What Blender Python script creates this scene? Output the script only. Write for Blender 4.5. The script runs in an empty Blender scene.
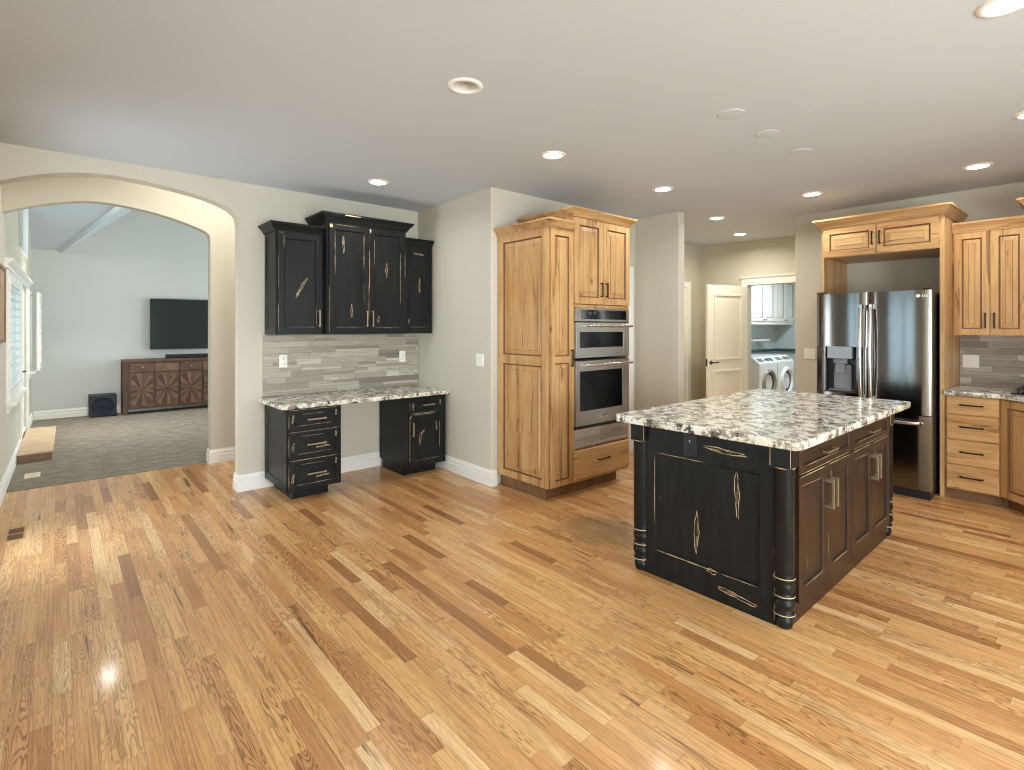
import bpy, bmesh, math, random
from mathutils import Matrix, Vector
random.seed(7)
PI = math.pi
sc = bpy.context.scene
C = sc.collection

# ---------------------------------------------------------------- camera, world, exposure
FPX, HY, CAMZ = 521.6, 327.3, 1.45
TH = math.atan2(1111.2 - 512, FPX)
cam_data = bpy.data.cameras.new('camera')
cam = bpy.data.objects.new('camera', cam_data)
C.objects.link(cam)
cam.location = (0, 0, CAMZ)
cam.rotation_euler = (PI / 2, 0, TH - PI / 2)
cam_data.sensor_fit = 'HORIZONTAL'
cam_data.sensor_width = 36.0
cam_data.lens = 36.0 * FPX / 1024
cam_data.shift_y = -(385 - HY) / 1024
cam_data.clip_start = 0.05
sc.camera = cam

world = bpy.data.worlds.new('overcast_sky')
sc.world = world
world.use_nodes = True
wb = world.node_tree.nodes['Background']
wb.inputs['Color'].default_value = (0.62, 0.86, 1.0, 1)
wb.inputs['Strength'].default_value = 1.35
sc.view_settings.view_transform = 'Standard'
sc.view_settings.look = 'None'
sc.view_settings.gamma = 1.0
sc.view_settings.use_curve_mapping = False
sc.view_settings.exposure = 0.24
sc.cycles.use_denoising = True
sc.cycles.filter_width = 1.15
sc.cycles.max_bounces = 10
sc.cycles.diffuse_bounces = 6
sc.cycles.sample_clamp_indirect = 6.0

LAMP_W = 6.8        # each ceiling downlight
DAY_W = 105.0        # daylight through the big windows behind the camera
CEIL = 2.73


def area(name, loc, rot, size, power, color=(1, 1, 1), shape='RECTANGLE', size_y=None, parent=None, spread=PI):
    d = bpy.data.lights.new(name, 'AREA')
    d.shape = shape
    d.size = size
    if size_y:
        d.size_y = size_y
    d.energy = power
    d.color = color
    d.spread = spread
    o = bpy.data.objects.new(name, d)
    o.location = loc
    o.rotation_euler = rot
    C.objects.link(o)
    if parent:
        o.parent = parent
    return o


# daylight entering through the patio windows of the wall behind the camera
area('daylight_and_fill', (0.95, -3.05, 1.25), (PI / 2, 0, 0), 2.2, DAY_W * 2.3, (0.87, 0.95, 1.0), size_y=1.9)
area('daylight_and_fill', (3.55, -3.05, 1.25), (PI / 2, 0, 0), 2.2, DAY_W * .32, (0.87, 0.95, 1.0), size_y=1.9)
# daylight through the shuttered window in the left wall
area('daylight_and_fill', (-.62, 2.25, 1.3), (0, -PI / 2, 0), 1.7, 18, (0.55, 0.84, 1.0), size_y=1.4)
# fill added to brighten the left ceiling, through an invented unseen opening
area('daylight_and_fill', (-.50, 4.515, 1.1), (0, -PI / 2, 0), 1.9, 24, (0.88, 0.95, 1.0), size_y=.68)
# unseen hall lamp under the high ceiling of the passage between the arches
area('daylight_and_fill', (1.7, 5.75, 3.36), (0, 0, 0), 1.8, 30, (1.0, 0.97, 0.90), size_y=.7)
# daylight of the living room patio doors (its unseen right-hand window wall)
area('daylight_and_fill', (5.01, 9.0, 1.5), (PI / 2, 0, PI / 2), 2.6, 118, (0.87, 0.95, 1.0), size_y=1.9)


# ---------------------------------------------------------------- helpers
def lin(c):
    c = c / 255.0
    return c / 12.92 if c <= 0.04045 else ((c + 0.055) / 1.055) ** 2.4


def rgb(r, g, b):
    return (lin(r), lin(g), lin(b), 1.0)


class MB:
    def __init__(self):
        self.v = []
        self.f = []
        self.m = []
        self.s = []
        self.M = None

    def add(self, vs, fs, mat=0, smooth=False):
        b = len(self.v)
        for p in vs:
            p = Vector(p)
            if self.M is not None:
                p = self.M @ p
            self.v.append(p)
        for f in fs:
            self.f.append([b + i for i in f])
            self.m.append(mat)
            self.s.append(smooth)
        return self

    def box(self, x0, x1, y0, y1, z0, z1, mat=0):
        x0, x1 = min(x0, x1), max(x0, x1)
        y0, y1 = min(y0, y1), max(y0, y1)
        z0, z1 = min(z0, z1), max(z0, z1)
        vs = [(x0, y0, z0), (x1, y0, z0), (x1, y1, z0), (x0, y1, z0), (x0, y0, z1), (x1, y0, z1), (x1, y1, z1), (x0, y1, z1)]
        fs = [(0, 3, 2, 1), (4, 5, 6, 7), (0, 1, 5, 4), (1, 2, 6, 5), (2, 3, 7, 6), (3, 0, 4, 7)]
        return self.add(vs, fs, mat)

    def prism(self, pts, z0, z1, mat=0):
        """pts: counter-clockwise (x, y) outline, extruded along z"""
        n = len(pts)
        vs = [(x, y, z0) for x, y in pts] + [(x, y, z1) for x, y in pts]
        fs = [tuple(reversed(range(n))), tuple(range(n, 2 * n))]
        fs += [(i, (i + 1) % n, n + (i + 1) % n, n + i) for i in range(n)]
        return self.add(vs, fs, mat)

    def prism_y(self, pts, y0, y1, mat=0):
        """pts: (x, z) outline, extruded along y"""
        n = len(pts)
        vs = [(x, y0, z) for x, z in pts] + [(x, y1, z) for x, z in pts]
        fs = [tuple(range(n)), tuple(reversed(range(n, 2 * n)))]
        fs += [(i, n + i, n + (i + 1) % n, (i + 1) % n) for i in range(n)]
        return self.add(vs, fs, mat)

    def lathe(self, prof, cx=0, cy=0, cz=0, seg=24, mat=0, smooth=True, axis='z', a0=0.0, a1=2 * PI, caps=True):
        """prof: (radius, height) list turned around an axis"""
        full = abs(a1 - a0 - 2 * PI) < 1e-6
        ns = seg if full else seg + 1
        vs = []
        for r, h in prof:
            for k in range(ns):
                a = a0 + (a1 - a0) * k / seg
                x, y = r * math.cos(a), r * math.sin(a)
                if axis == 'z':
                    vs.append((cx + x, cy + y, cz + h))
                elif axis == 'y':
                    vs.append((cx + x, cy + h, cz + y))
                else:
                    vs.append((cx + h, cy + x, cz + y))
        fs = []
        for i in range(len(prof) - 1):
            for k in range(seg):
                k2 = (k + 1) % ns
                fs.append((i * ns + k, i * ns + k2, (i + 1) * ns + k2, (i + 1) * ns + k))
        self.add(vs, fs, mat, smooth)
        if caps:
            n = len(self.v)
            base = n - len(vs)
            if prof[0][0] > 1e-5:
                self.f.append([base + k for k in reversed(range(ns))]); self.m.append(mat); self.s.append(False)
            if prof[-1][0] > 1e-5:
                self.f.append([base + (len(prof) - 1) * ns + k for k in range(ns)]); self.m.append(mat); self.s.append(False)
        return self

    def tube(self, p0, p1, r, seg=12, mat=0):
        p0, p1 = Vector(p0), Vector(p1)
        d = (p1 - p0).normalized()
        a = d.orthogonal().normalized()
        b = d.cross(a)
        vs = []
        for p in (p0, p1):
            for k in range(seg):
                t = 2 * PI * k / seg
                vs.append(p + (a * math.cos(t) + b * math.sin(t)) * r)
        fs = [(k, (k + 1) % seg, seg + (k + 1) % seg, seg + k) for k in range(seg)]
        self.add(vs, fs, mat, True)
        self.add(vs[:seg], [tuple(reversed(range(seg)))], mat)
        self.add(vs[seg:], [tuple(range(seg))], mat)
        return self

    def sweep(self, path, prof, mat=0, closed_prof=True):
        """path: (x, y) points; profile (out, z) lies to the right-hand side of travel, mitred"""
        n = len(path)
        dirs = []
        for i in range(n - 1):
            d = Vector((path[i + 1][0] - path[i][0], path[i + 1][1] - path[i][1]))
            dirs.append(d.normalized())
        rings = []
        for i in range(n):
            if i == 0:
                nn = Vector((dirs[0].y, -dirs[0].x)); k = 1.0
            elif i == n - 1:
                nn = Vector((dirs[-1].y, -dirs[-1].x)); k = 1.0
            else:
                n1 = Vector((dirs[i - 1].y, -dirs[i - 1].x)); n2 = Vector((dirs[i].y, -dirs[i].x))
                nn = (n1 + n2).normalized(); k = 1.0 / max(0.2, nn.dot(n1))
            rings.append([(path[i][0] + nn.x * o * k, path[i][1] + nn.y * o * k, z) for o, z in prof])
        m = len(prof)
        vs = [p for r in rings for p in r]
        fs = []
        for i in range(n - 1):
            for j in range(m):
                j2 = (j + 1) % m
                fs.append((i * m + j, (i + 1) * m + j, (i + 1) * m + j2, i * m + j2))
        fs.append(tuple(range(m)))
        fs.append(tuple((n - 1) * m + j for j in reversed(range(m))))
        return self.add(vs, fs, mat)

    def build(self, name, mats, parent=None, bevel=0.0, seg=2, autosmooth=False):
        if not isinstance(mats, (list, tuple)):
            mats = [mats]
        me = bpy.data.meshes.new(name)
        me.from_pydata([tuple(p) for p in self.v], [], self.f)
        for m in mats:
            me.materials.append(m)
        me.polygons.foreach_set('material_index', self.m)
        me.polygons.foreach_set('use_smooth', self.s)
        bm = bmesh.new()
        bm.from_mesh(me)
        bmesh.ops.recalc_face_normals(bm, faces=bm.faces)
        bm.to_mesh(me)
        bm.free()
        me.update()
        o = bpy.data.objects.new(name, me)
        C.objects.link(o)
        if parent is not None:
            o.parent = parent
        if bevel > 0:
            md = o.modifiers.new('bevel', 'BEVEL')
            md.width = bevel
            md.segments = seg
            md.limit_method = 'ANGLE'
            md.angle_limit = math.radians(40)
        return o


def thing(name, label, cat, loc=(0, 0, 0), rotz=0.0, group=None):
    o = bpy.data.objects.new(name, None)
    o.empty_display_size = 0.1
    C.objects.link(o)
    o.location = loc
    o.rotation_euler = (0, 0, rotz)
    return tag(o, label, cat, group)


def tag(o, label, cat, group=None):
    o['label'] = label
    o['category'] = cat
    if group:
        o['group'] = group
    return o


def struct(o, label=None):
    o['kind'] = 'structure'
    if label:
        o['label'] = label
    return o


def sroot(name, loc=(0, 0, 0), rotz=0.0):
    o = bpy.data.objects.new(name, None)
    o.empty_display_size = 0.1
    C.objects.link(o)
    o.location = loc
    o.rotation_euler = (0, 0, rotz)
    return struct(o)


# ---------------------------------------------------------------- node helpers
class NT:
    def __init__(self, name, rough=0.5, metal=0.0, color=(0.8, 0.8, 0.8, 1), spec=0.5):
        self.mat = bpy.data.materials.new(name)
        self.mat.use_nodes = True
        self.t = self.mat.node_tree
        self.p = self.t.nodes['Principled BSDF']
        self.p.inputs['Roughness'].default_value = rough
        self.p.inputs['Metallic'].default_value = metal
        self.p.inputs['Base Color'].default_value = color
        self.p.inputs['Specular IOR Level'].default_value = spec

    def n(self, kind, **kw):
        nd = self.t.nodes.new(kind)
        for k, v in kw.items():
            setattr(nd, k, v)
        return nd

    def l(self, a, b):
        self.t.links.new(a, b)

    def put(self, sock, v):
        if hasattr(v, 'is_output') or isinstance(v, bpy.types.NodeSocket):
            self.l(v, sock)
        else:
            sock.default_value = v

    def math(self, op, a, b=None, c=None):
        nd = self.n('ShaderNodeMath', operation=op)
        self.put(nd.inputs[0], a)
        if b is not None:
            self.put(nd.inputs[1], b)
        if c is not None:
            self.put(nd.inputs[2], c)
        return nd.outputs[0]

    def vmath(self, op, a, b=None):
        nd = self.n('ShaderNodeVectorMath', operation=op)
        self.put(nd.inputs[0], a)
        if b is not None:
            self.put(nd.inputs[1], b)
        return nd.outputs[0]

    def comb(self, x, y, z):
        nd = self.n('ShaderNodeCombineXYZ')
        self.put(nd.inputs[0], x); self.put(nd.inputs[1], y); self.put(nd.inputs[2], z)
        return nd.outputs[0]

    def coord(self, rand=True):
        tc = self.n('ShaderNodeTexCoord')
        out = tc.outputs['Object']
        if rand:
            oi = self.n('ShaderNodeObjectInfo')
            k = self.math('MULTIPLY', oi.outputs['Random'], 37.0)
            out = self.vmath('ADD', out, self.comb(k, k, k))
        return out

    def noise(self, vec, scale=5, detail=3, rough=0.5, dist=0.0):
        nd = self.n('ShaderNodeTexNoise')
        self.l(vec, nd.inputs['Vector'])
        nd.inputs['Scale'].default_value = scale
        nd.inputs['Detail'].default_value = detail
        nd.inputs['Roughness'].default_value = rough
        nd.inputs['Distortion'].default_value = dist
        return nd.outputs['Fac']

    def white(self, vec):
        nd = self.n('ShaderNodeTexWhiteNoise', noise_dimensions='3D')
        self.l(vec, nd.inputs['Vector'])
        return nd.outputs['Value']

    def ramp(self, fac, stops, interp='LINEAR'):
        nd = self.n('ShaderNodeValToRGB')
        nd.color_ramp.interpolation = interp
        e = nd.color_ramp.elements
        while len(e) < len(stops):
            e.new(0.5)
        for i, (p, c) in enumerate(stops):
            e[i].position = p
            e[i].color = c if len(c) == 4 else (*c, 1)
        self.l(fac, nd.inputs['Fac'])
        return nd.outputs['Color']

    def mix(self, fac, a, b, mode='MIX'):
        nd = self.n('ShaderNodeMix', data_type='RGBA', blend_type=mode)
        self.put(nd.inputs['Factor'], fac)
        self.put(nd.inputs['A'], a) if False else None
        ia, ib = nd.inputs[6], nd.inputs[7]
        self.put(ia, a); self.put(ib, b)
        return nd.outputs[2]

    def step(self, x, lo, hi):
        nd = self.n('ShaderNodeMapRange', interpolation_type='SMOOTHSTEP')
        self.put(nd.inputs['Value'], x)
        nd.inputs['From Min'].default_value = lo
        nd.inputs['From Max'].default_value = hi
        return nd.outputs['Result']

    def color(self, c):
        self.l(c, self.p.inputs['Base Color'])
        return self

    def bump(self, h, strength=0.1, dist=0.01):
        nd = self.n('ShaderNodeBump')
        nd.inputs['Strength'].default_value = strength
        nd.inputs['Distance'].default_value = dist
        self.l(h, nd.inputs['Height'])
        self.l(nd.outputs['Normal'], self.p.inputs['Normal'])
        return self


def plain(name, c, rough=0.5, metal=0.0, spec=0.5, var=0.0, scale=30):
    m = NT(name, rough, metal, c, spec)
    if var > 0:
        f = m.noise(m.coord(), scale, 3)
        d = tuple(max(0, x * (1 - var)) for x in c[:3]) + (1,)
        u = tuple(min(1, x * (1 + var)) for x in c[:3]) + (1,)
        m.color(m.ramp(f, [(0.3, d), (0.7, u)]))
    return m.mat


def emit(name, c, s):
    m = NT(name, 0.5, 0, c)
    m.p.inputs['Emission Color'].default_value = c
    m.p.inputs['Emission Strength'].default_value = s
    return m.mat


def paint(name, c, bump=0.05, scale=90, rough=0.75):
    m = NT(name, rough, 0, c, 0.25)
    v = m.coord(False)
    f = m.noise(v, 1.1, 2)
    d = tuple(x * 0.97 for x in c[:3]) + (1,)
    m.color(m.ramp(f, [(0.3, d), (0.7, c)]))
    m.bump(m.noise(v, scale, 3), bump, 0.004)
    return m.mat


def oak_floor():
    m = NT('oak_strip_floor', 0.3, 0, (0.5, 0.3, 0.15, 1), 0.45)
    tc = m.n('ShaderNodeTexCoord')
    sp = m.n('ShaderNodeSeparateXYZ')
    m.l(tc.outputs['Object'], sp.inputs[0])
    X, Y = sp.outputs[0], sp.outputs[1]
    W = 0.0605
    xs = m.math('DIVIDE', m.math('ADD', X, 10.0), W)
    row = m.math('FLOOR', xs)
    fx = m.math('FRACT', xs)
    r1 = m.white(m.comb(row, 3.1, 0.7))
    r2 = m.white(m.comb(row, 9.7, 4.3))
    L = m.math('MULTIPLY_ADD', r2, 0.55, 0.42)
    ys = m.math('ADD', m.math('DIVIDE', m.math('ADD', Y, 20.0), L), m.math('MULTIPLY', r1, 13.0))
    # uneven board lengths inside a row
    ys = m.math('ADD', ys, m.math('MULTIPLY', m.math('SINE', m.math('MULTIPLY_ADD', ys, 2.3, m.math('MULTIPLY', r2, 20.0))), 0.25))
    idx = m.math('FLOOR', ys)
    fy = m.math('FRACT', ys)
    rnd = m.white(m.comb(row, idx, 1.3))
    rnd2 = m.white(m.comb(row, idx, 7.9))
    rnd3 = m.white(m.comb(row, idx, 12.4))
    base = m.ramp(rnd, [(0.0, rgb(146, 98, 58)), (0.05, rgb(186, 130, 79)), (0.25, rgb(207, 152, 95)), (0.55, rgb(217, 165, 106)),
                        (0.85, rgb(224, 175, 116)), (1.0, rgb(234, 196, 142))])
    # soft colour drift inside each board
    off = m.comb(m.math('MULTIPLY', rnd2, 50.0), m.math('MULTIPLY', rnd3, 50.0), row)
    pv = m.vmath('ADD', m.comb(m.math('MULTIPLY', X, 9.0), m.math('MULTIPLY', Y, 1.4), 0.0), off)
    drift = m.noise(pv, 1.0, 3, 0.55)
    base = m.mix(m.math('MULTIPLY', m.step(drift, 0.45, 0.72), 0.45), base, rgb(168, 112, 64))
    # cathedral rings
    warp = m.noise(m.vmath('ADD', m.comb(m.math('MULTIPLY', X, 17.0), m.math('MULTIPLY', Y, 1.6), 0.0), off), 1.0, 2, 0.5)
    fine = m.noise(m.vmath('ADD', m.comb(m.math('MULTIPLY', X, 90.0), m.math('MULTIPLY', Y, 9.0), 0.0), off), 1.0, 3, 0.6)
    ring = m.math('SINE', m.math('ADD', m.math('MULTIPLY', warp, 120.0), m.math('MULTIPLY', fine, 6.0)))
    ringf = m.step(ring, 0.0, 0.95)
    amt = m.math('MULTIPLY', ringf, m.math('MULTIPLY_ADD', m.math('POWER', rnd3, 2.0), 0.7, 0.1))
    base = m.mix(amt, base, rgb(112, 68, 33))
    # straight grain streaks
    lon = m.noise(m.vmath('ADD', m.comb(m.math('MULTIPLY', X, 130.0), m.math('MULTIPLY', Y, 2.6), 2.0), off), 1.0, 3, 0.6)
    base = m.mix(m.math('MULTIPLY', m.step(lon, 0.5, 0.66), 0.5), base, rgb(142, 90, 46))
    base = m.mix(m.math('MULTIPLY', m.math('SUBTRACT', 1.0, m.step(lon, 0.3, 0.45)), 0.3), base, rgb(238, 198, 140))
    # fine pores
    por = m.noise(m.vmath('ADD', m.comb(m.math('MULTIPLY', X, 330.0), m.math('MULTIPLY', Y, 14.0), 0.0), off), 1.0, 2)
    base = m.mix(m.math('MULTIPLY', m.step(por, 0.55, 0.72), 0.34), base, rgb(112, 72, 38))
    # a few walnut-dark streaks running along some boards
    stv = m.noise(m.vmath('ADD', m.comb(m.math('MULTIPLY', X, 30.0), m.math('MULTIPLY', Y, 1.7), 5.0), off), 1.0, 3)
    stf = m.math('MULTIPLY', m.step(stv, 0.6, 0.68), m.step(rnd2, 0.86, 0.9))
    base = m.mix(m.math('MULTIPLY', stf, 0.75), base, rgb(70, 44, 28))
    # grey worn patch beside the island
    dx = m.math('DIVIDE', m.math('SUBTRACT', X, 2.93), 0.34)
    dy = m.math('DIVIDE', m.math('SUBTRACT', Y, 2.42), 0.36)
    rr = m.math('SQRT', m.math('ADD', m.math('MULTIPLY', dx, dx), m.math('MULTIPLY', dy, dy)))
    wn = m.noise(m.comb(m.math('MULTIPLY', X, 26.0), m.math('MULTIPLY', Y, 7.0), 0.0), 1.0, 4, 0.6)
    wear = m.step(m.math('SUBTRACT', m.math('MULTIPLY_ADD', wn, 1.3, 0.35), rr), 0.0, 0.5)
    base = m.mix(m.math('MULTIPLY', wear, 0.5), base, rgb(112, 98, 74))
    # joints
    ex = m.math('MINIMUM', fx, m.math('SUBTRACT', 1.0, fx))
    ey = m.math('MULTIPLY', m.math('MINIMUM', fy, m.math('SUBTRACT', 1.0, fy)), m.math('DIVIDE', L, W))
    ed = m.math('MINIMUM', ex, ey)
    gap = m.math('SUBTRACT', 1.0, m.step(ed, 0.008, 0.03))
    base = m.mix(m.math('MULTIPLY', gap, 0.4), base, rgb(92, 58, 32))
    m.color(base)
    m.l(m.math('MULTIPLY_ADD', por, 0.12, 0.26), m.p.inputs['Roughness'])
    m.p.inputs['Coat Weight'].default_value = 0.3
    m.p.inputs['Coat Roughness'].default_value = 0.1
    h = m.math('ADD', m.math('MULTIPLY', gap, -0.6), m.math('MULTIPLY', por, 0.12))
    h = m.math('ADD', h, m.math('MULTIPLY', rnd, 0.15))
    m.bump(h, 0.25, 0.0012)
    return m.mat


def alder(name, axis, tone=0):
    """knotty, glazed honey wood with the grain along one local axis"""
    m = NT(name, 0.38, 0, (0.5, 0.3, 0.15, 1), 0.4)
    v = m.coord(True)

    def st(a, b):
        s = {'x': (b, a, a), 'y': (a, b, a), 'z': (a, a, b)}[axis]
        return m.vmath('MULTIPLY', v, s)
    g = m.noise(st(9, 0.9), 1.0, 4, 0.55, 0.3)
    fine = m.noise(st(90, 3.5), 1.0, 3, 0.6)
    blot = m.noise(v, 3.2, 3, 0.5)
    c = m.ramp(g, [(0.3, rgb(164, 120, 72)), (0.45, rgb(190, 148, 97)), (0.6, rgb(203, 163, 112)), (0.75, rgb(180, 136, 87))])
    c = m.mix(m.math('MULTIPLY', m.step(fine, 0.48, 0.7), 0.4), c, rgb(150, 105, 62))
    c = m.mix(m.math('MULTIPLY', m.step(blot, 0.5, 0.75), 0.35), c, rgb(178, 122, 70))
    sk = m.noise(st(17, 1.5), 1.0, 4, 0.62, 0.6)
    c = m.mix(m.math('MULTIPLY', m.step(sk, 0.575, 0.66), 0.7), c, rgb(112, 70, 38))
    kn = m.n('ShaderNodeTexVoronoi')
    m.l(st(4.2, 2.2), kn.inputs['Vector'])
    kn.inputs['Scale'].default_value = 1.0
    c = m.mix(m.math('MULTIPLY', m.math('SUBTRACT', 1.0, m.step(kn.outputs['Distance'], 0.02, 0.1)), 0.75), c, rgb(92, 56, 30))
    m.color(c)
    m.bump(fine, 0.06, 0.002)
    return m.mat


def black_paint():
    m = NT('distressed_black_paint', 0.36, 0, (0.01, 0.01, 0.01, 1), 0.22)
    v = m.coord(True)
    n = m.noise(m.vmath('MULTIPLY', v, (30, 30, 4)), 1.0, 3)
    c = m.ramp(n, [(0.3, rgb(20, 21, 21)), (0.7, rgb(31, 31, 30))])
    sp = m.noise(v, 38, 2, 0.5)
    c = m.mix(m.math('MULTIPLY', m.step(sp, 0.78, 0.8), 0.6), c, rgb(150, 118, 80))
    m.color(c)
    m.l(m.math('MULTIPLY_ADD', n, 0.2, 0.27), m.p.inputs['Roughness'])
    m.bump(n, 0.05, 0.002)
    return m.mat


def black_warm_lit():
    m = NT('rubbed_black_warm_lit', 0.36, 0, (0.02, 0.01, 0.01, 1), 0.3)
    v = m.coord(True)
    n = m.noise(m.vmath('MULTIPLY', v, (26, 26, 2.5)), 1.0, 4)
    c = m.ramp(n, [(0.3, rgb(38, 27, 21)), (0.7, rgb(58, 40, 29))])  # brown puts warm light reflected from the floor into the black paint's colour
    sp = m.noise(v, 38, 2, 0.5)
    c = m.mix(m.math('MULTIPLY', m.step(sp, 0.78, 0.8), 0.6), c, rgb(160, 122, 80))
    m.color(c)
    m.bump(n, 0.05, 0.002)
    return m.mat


def granite():
    m = NT('speckled_granite', 0.16, 0, (0.7, 0.7, 0.65, 1), 0.5)
    v = m.coord(False)
    vv = m.vmath('ADD', v, (3.3, 1.7, 0.4))
    w = m.noise(vv, 14, 3)
    wv = m.vmath('ADD', vv, m.comb(m.math('MULTIPLY', w, 0.12), m.math('MULTIPLY', w, 0.09), 0.0))
    a = m.noise(wv, 16, 5, 0.6)
    b = m.noise(m.vmath('ADD', wv, (7, 3, 1)), 15, 5, 0.68)
    d = m.noise(m.vmath('ADD', wv, (1, 9, 4)), 15, 5, 0.68)
    e = m.noise(m.vmath('ADD', wv, (5, 2, 8)), 70, 3)
    c = m.ramp(a, [(0.3, rgb(236, 233, 226)), (0.55, rgb(226, 221, 204)), (0.75, rgb(206, 198, 176))])
    c = m.mix(m.math('MULTIPLY', m.step(b, 0.485, 0.56), 0.85), c, rgb(126, 116, 99))
    c = m.mix(m.math('MULTIPLY', m.step(d, 0.55, 0.59), 0.92), c, rgb(44, 42, 42))
    c = m.mix(m.math('MULTIPLY', m.step(e, 0.6, 0.68), 0.55), c, rgb(92, 88, 82))
    e2 = m.noise(m.vmath('ADD', wv, (2, 6, 3)), 44, 3)
    c = m.mix(m.math('MULTIPLY', m.step(e2, 0.57, 0.66), 0.7), c, rgb(240, 238, 232))
    m.color(c)
    return m.mat


def stone_tile(name, along):
    """thin stacked stone strips; along = local axis of the courses"""
    m = NT(name, 0.5, 0, (0.5, 0.5, 0.5, 1), 0.4)
    tc = m.n('ShaderNodeTexCoord')
    sp = m.n('ShaderNodeSeparateXYZ')
    m.l(tc.outputs['Object'], sp.inputs[0])
    U = sp.outputs[0] if along == 'x' else sp.outputs[1]
    Z = sp.outputs[2]
    zs = m.math('DIVIDE', m.math('ADD', Z, 0.013), 0.0555)
    row = m.math('FLOOR', zs)
    fz = m.math('FRACT', zs)
    r1 = m.white(m.comb(row, 2.2, 0.3))
    L = m.math('MULTIPLY_ADD', m.white(m.comb(row, 5.5, 1.1)), 0.16, 0.2)
    us = m.math('ADD', m.math('DIVIDE', m.math('ADD', U, 10.0), L), m.math('MULTIPLY', r1, 7.0))
    us = m.math('ADD', us, m.math('MULTIPLY', m.math('SINE', m.math('MULTIPLY', us, 2.1)), 0.28))
    idx = m.math('FLOOR', us)
    fu = m.math('FRACT', us)
    # some courses split into two thinner strips
    cell = m.white(m.comb(row, idx, 3.0))
    split = m.step(cell, 0.55, 0.56)
    half = m.math('FLOOR', m.math('MULTIPLY', fz, 2.0))
    sub = m.math('MULTIPLY', split, half)
    rnd = m.white(m.comb(row, idx, m.math('ADD', sub, 9.0)))
    c = m.ramp(rnd, [(0.0, rgb(124, 116, 104)), (0.12, rgb(150, 142, 129)), (0.5, rgb(171, 163, 149)), (0.85, rgb(184, 177, 163)), (1.0, rgb(206, 201, 188))])
    sv = m.vmath('MULTIPLY', tc.outputs['Object'], (9, 9, 90))
    ve = m.noise(sv, 1.0, 3)
    c = m.mix(m.math('MULTIPLY', m.step(ve, 0.45, 0.7), 0.4), c, rgb(132, 124, 110))
    ez = m.math('MINIMUM', fz, m.math('SUBTRACT', 1.0, fz))
    f2 = m.math('FRACT', m.math('MULTIPLY', fz, 2.0))
    ez2 = m.math('MULTIPLY', m.math('MINIMUM', f2, m.math('SUBTRACT', 1.0, f2)), 0.5)
    ez = m.math('ADD', m.math('MULTIPLY', ez, m.math('SUBTRACT', 1.0, split)), m.math('MULTIPLY', ez2, split))
    eu = m.math('MULTIPLY', m.math('MINIMUM', fu, m.math('SUBTRACT', 1.0, fu)), m.math('DIVIDE', L, 0.0555))
    g = m.math('SUBTRACT', 1.0, m.step(m.math('MINIMUM', ez, eu), 0.01, 0.05))
    c = m.mix(m.math('MULTIPLY', g, 0.55), c, rgb(118, 112, 104))
    m.color(c)
    h = m.math('ADD', m.math('MULTIPLY', g, -1.0), m.math('MULTIPLY', rnd, 0.8))
    m.bump(m.math('ADD', h, m.math('MULTIPLY', ve, 0.3)), 0.5, 0.003)
    return m.mat


def carpet_mat():
    m = NT('cut_pile_carpet', 0.95, 0, (0.3, 0.27, 0.22, 1), 0.1)
    v = m.coord(False)
    a = m.noise(v, 160, 3)
    b = m.noise(m.vmath('MULTIPLY', v, (2.5, 3.5, 1)), 2.6, 6, 0.7)
    c = m.ramp(a, [(0.3, rgb(104, 96, 82)), (0.7, rgb(150, 141, 125))])
    c = m.mix(m.math('MULTIPLY', m.step(b, 0.42, 0.62), 0.5), c, rgb(162, 155, 140))
    m.color(c)
    m.bump(a, 0.6, 0.01)
    return m.mat


def brushed(name, c, rough, axis='x', metal=1.0, aniso=0.0):
    m = NT(name, rough, metal, c, 0.5)
    if aniso:
        m.p.inputs['Anisotropic'].default_value = aniso
        tn = m.n('ShaderNodeTangent', direction_type='RADIAL', axis='Z')
        m.l(tn.outputs[0], m.p.inputs['Tangent'])
        m.p.inputs['Anisotropic Rotation'].default_value = 0.25
    v = m.coord(True)
    s = {'x': (2, 300, 300), 'z': (300, 300, 2), 'y': (300, 2, 300)}[axis]
    f = m.noise(m.vmath('MULTIPLY', v, s), 1.0, 2)
    m.l(m.math('MULTIPLY_ADD', f, 0.04, rough - 0.02), m.p.inputs['Roughness'])
    return m.mat


M = {}
M['floor'] = oak_floor()
M['wall'] = paint('greige_wall_paint', rgb(204, 198, 182))
M['ceil'] = paint('ceiling_paint', rgb(199, 205, 209), 0.25, 45, 0.85)
M['wall_liv'] = paint('cool_wall_paint', rgb(203, 205, 199))
M['laundry'] = paint('pale_blue_wall_paint', rgb(196, 208, 208))
M['trim'] = plain('white_trim_paint', rgb(238, 236, 229), 0.4)
M['door'] = plain('cream_door_paint', rgb(236, 230, 212), 0.4)
M['carpet'] = carpet_mat()
for ax in 'xyz':
    M['wood_' + ax] = alder('knotty_alder_' + ax, ax)
M['glaze'] = plain('dark_glaze', rgb(120, 80, 46), 0.5)
M['toe'] = plain('brown_toe_kick', rgb(120, 88, 58), 0.55, var=0.15, scale=12)
M['black'] = black_paint()
M['brown'] = black_warm_lit()
M['worn'] = plain('bare_wood_scuff', rgb(205, 180, 138), 0.6, var=0.2, scale=40)
M['bronze'] = plain('dark_bronze', rgb(50, 40, 34), 0.4, 0.6)
M['pewter'] = plain('antique_pewter', rgb(160, 146, 122), 0.4, 0.75)
M['granite'] = granite()
M['tile_x'] = stone_tile('stacked_stone_x', 'x')
M['steel'] = brushed('brushed_stainless', (0.50, 0.48, 0.44, 1), 0.3, 'x')
M['steel_v'] = brushed('smoked_stainless', (0.18, 0.172, 0.165, 1), 0.15, 'z', aniso=.55)
M['handle_steel'] = brushed('bright_stainless', (0.66, 0.64, 0.60, 1), 0.22, 'x')
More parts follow.
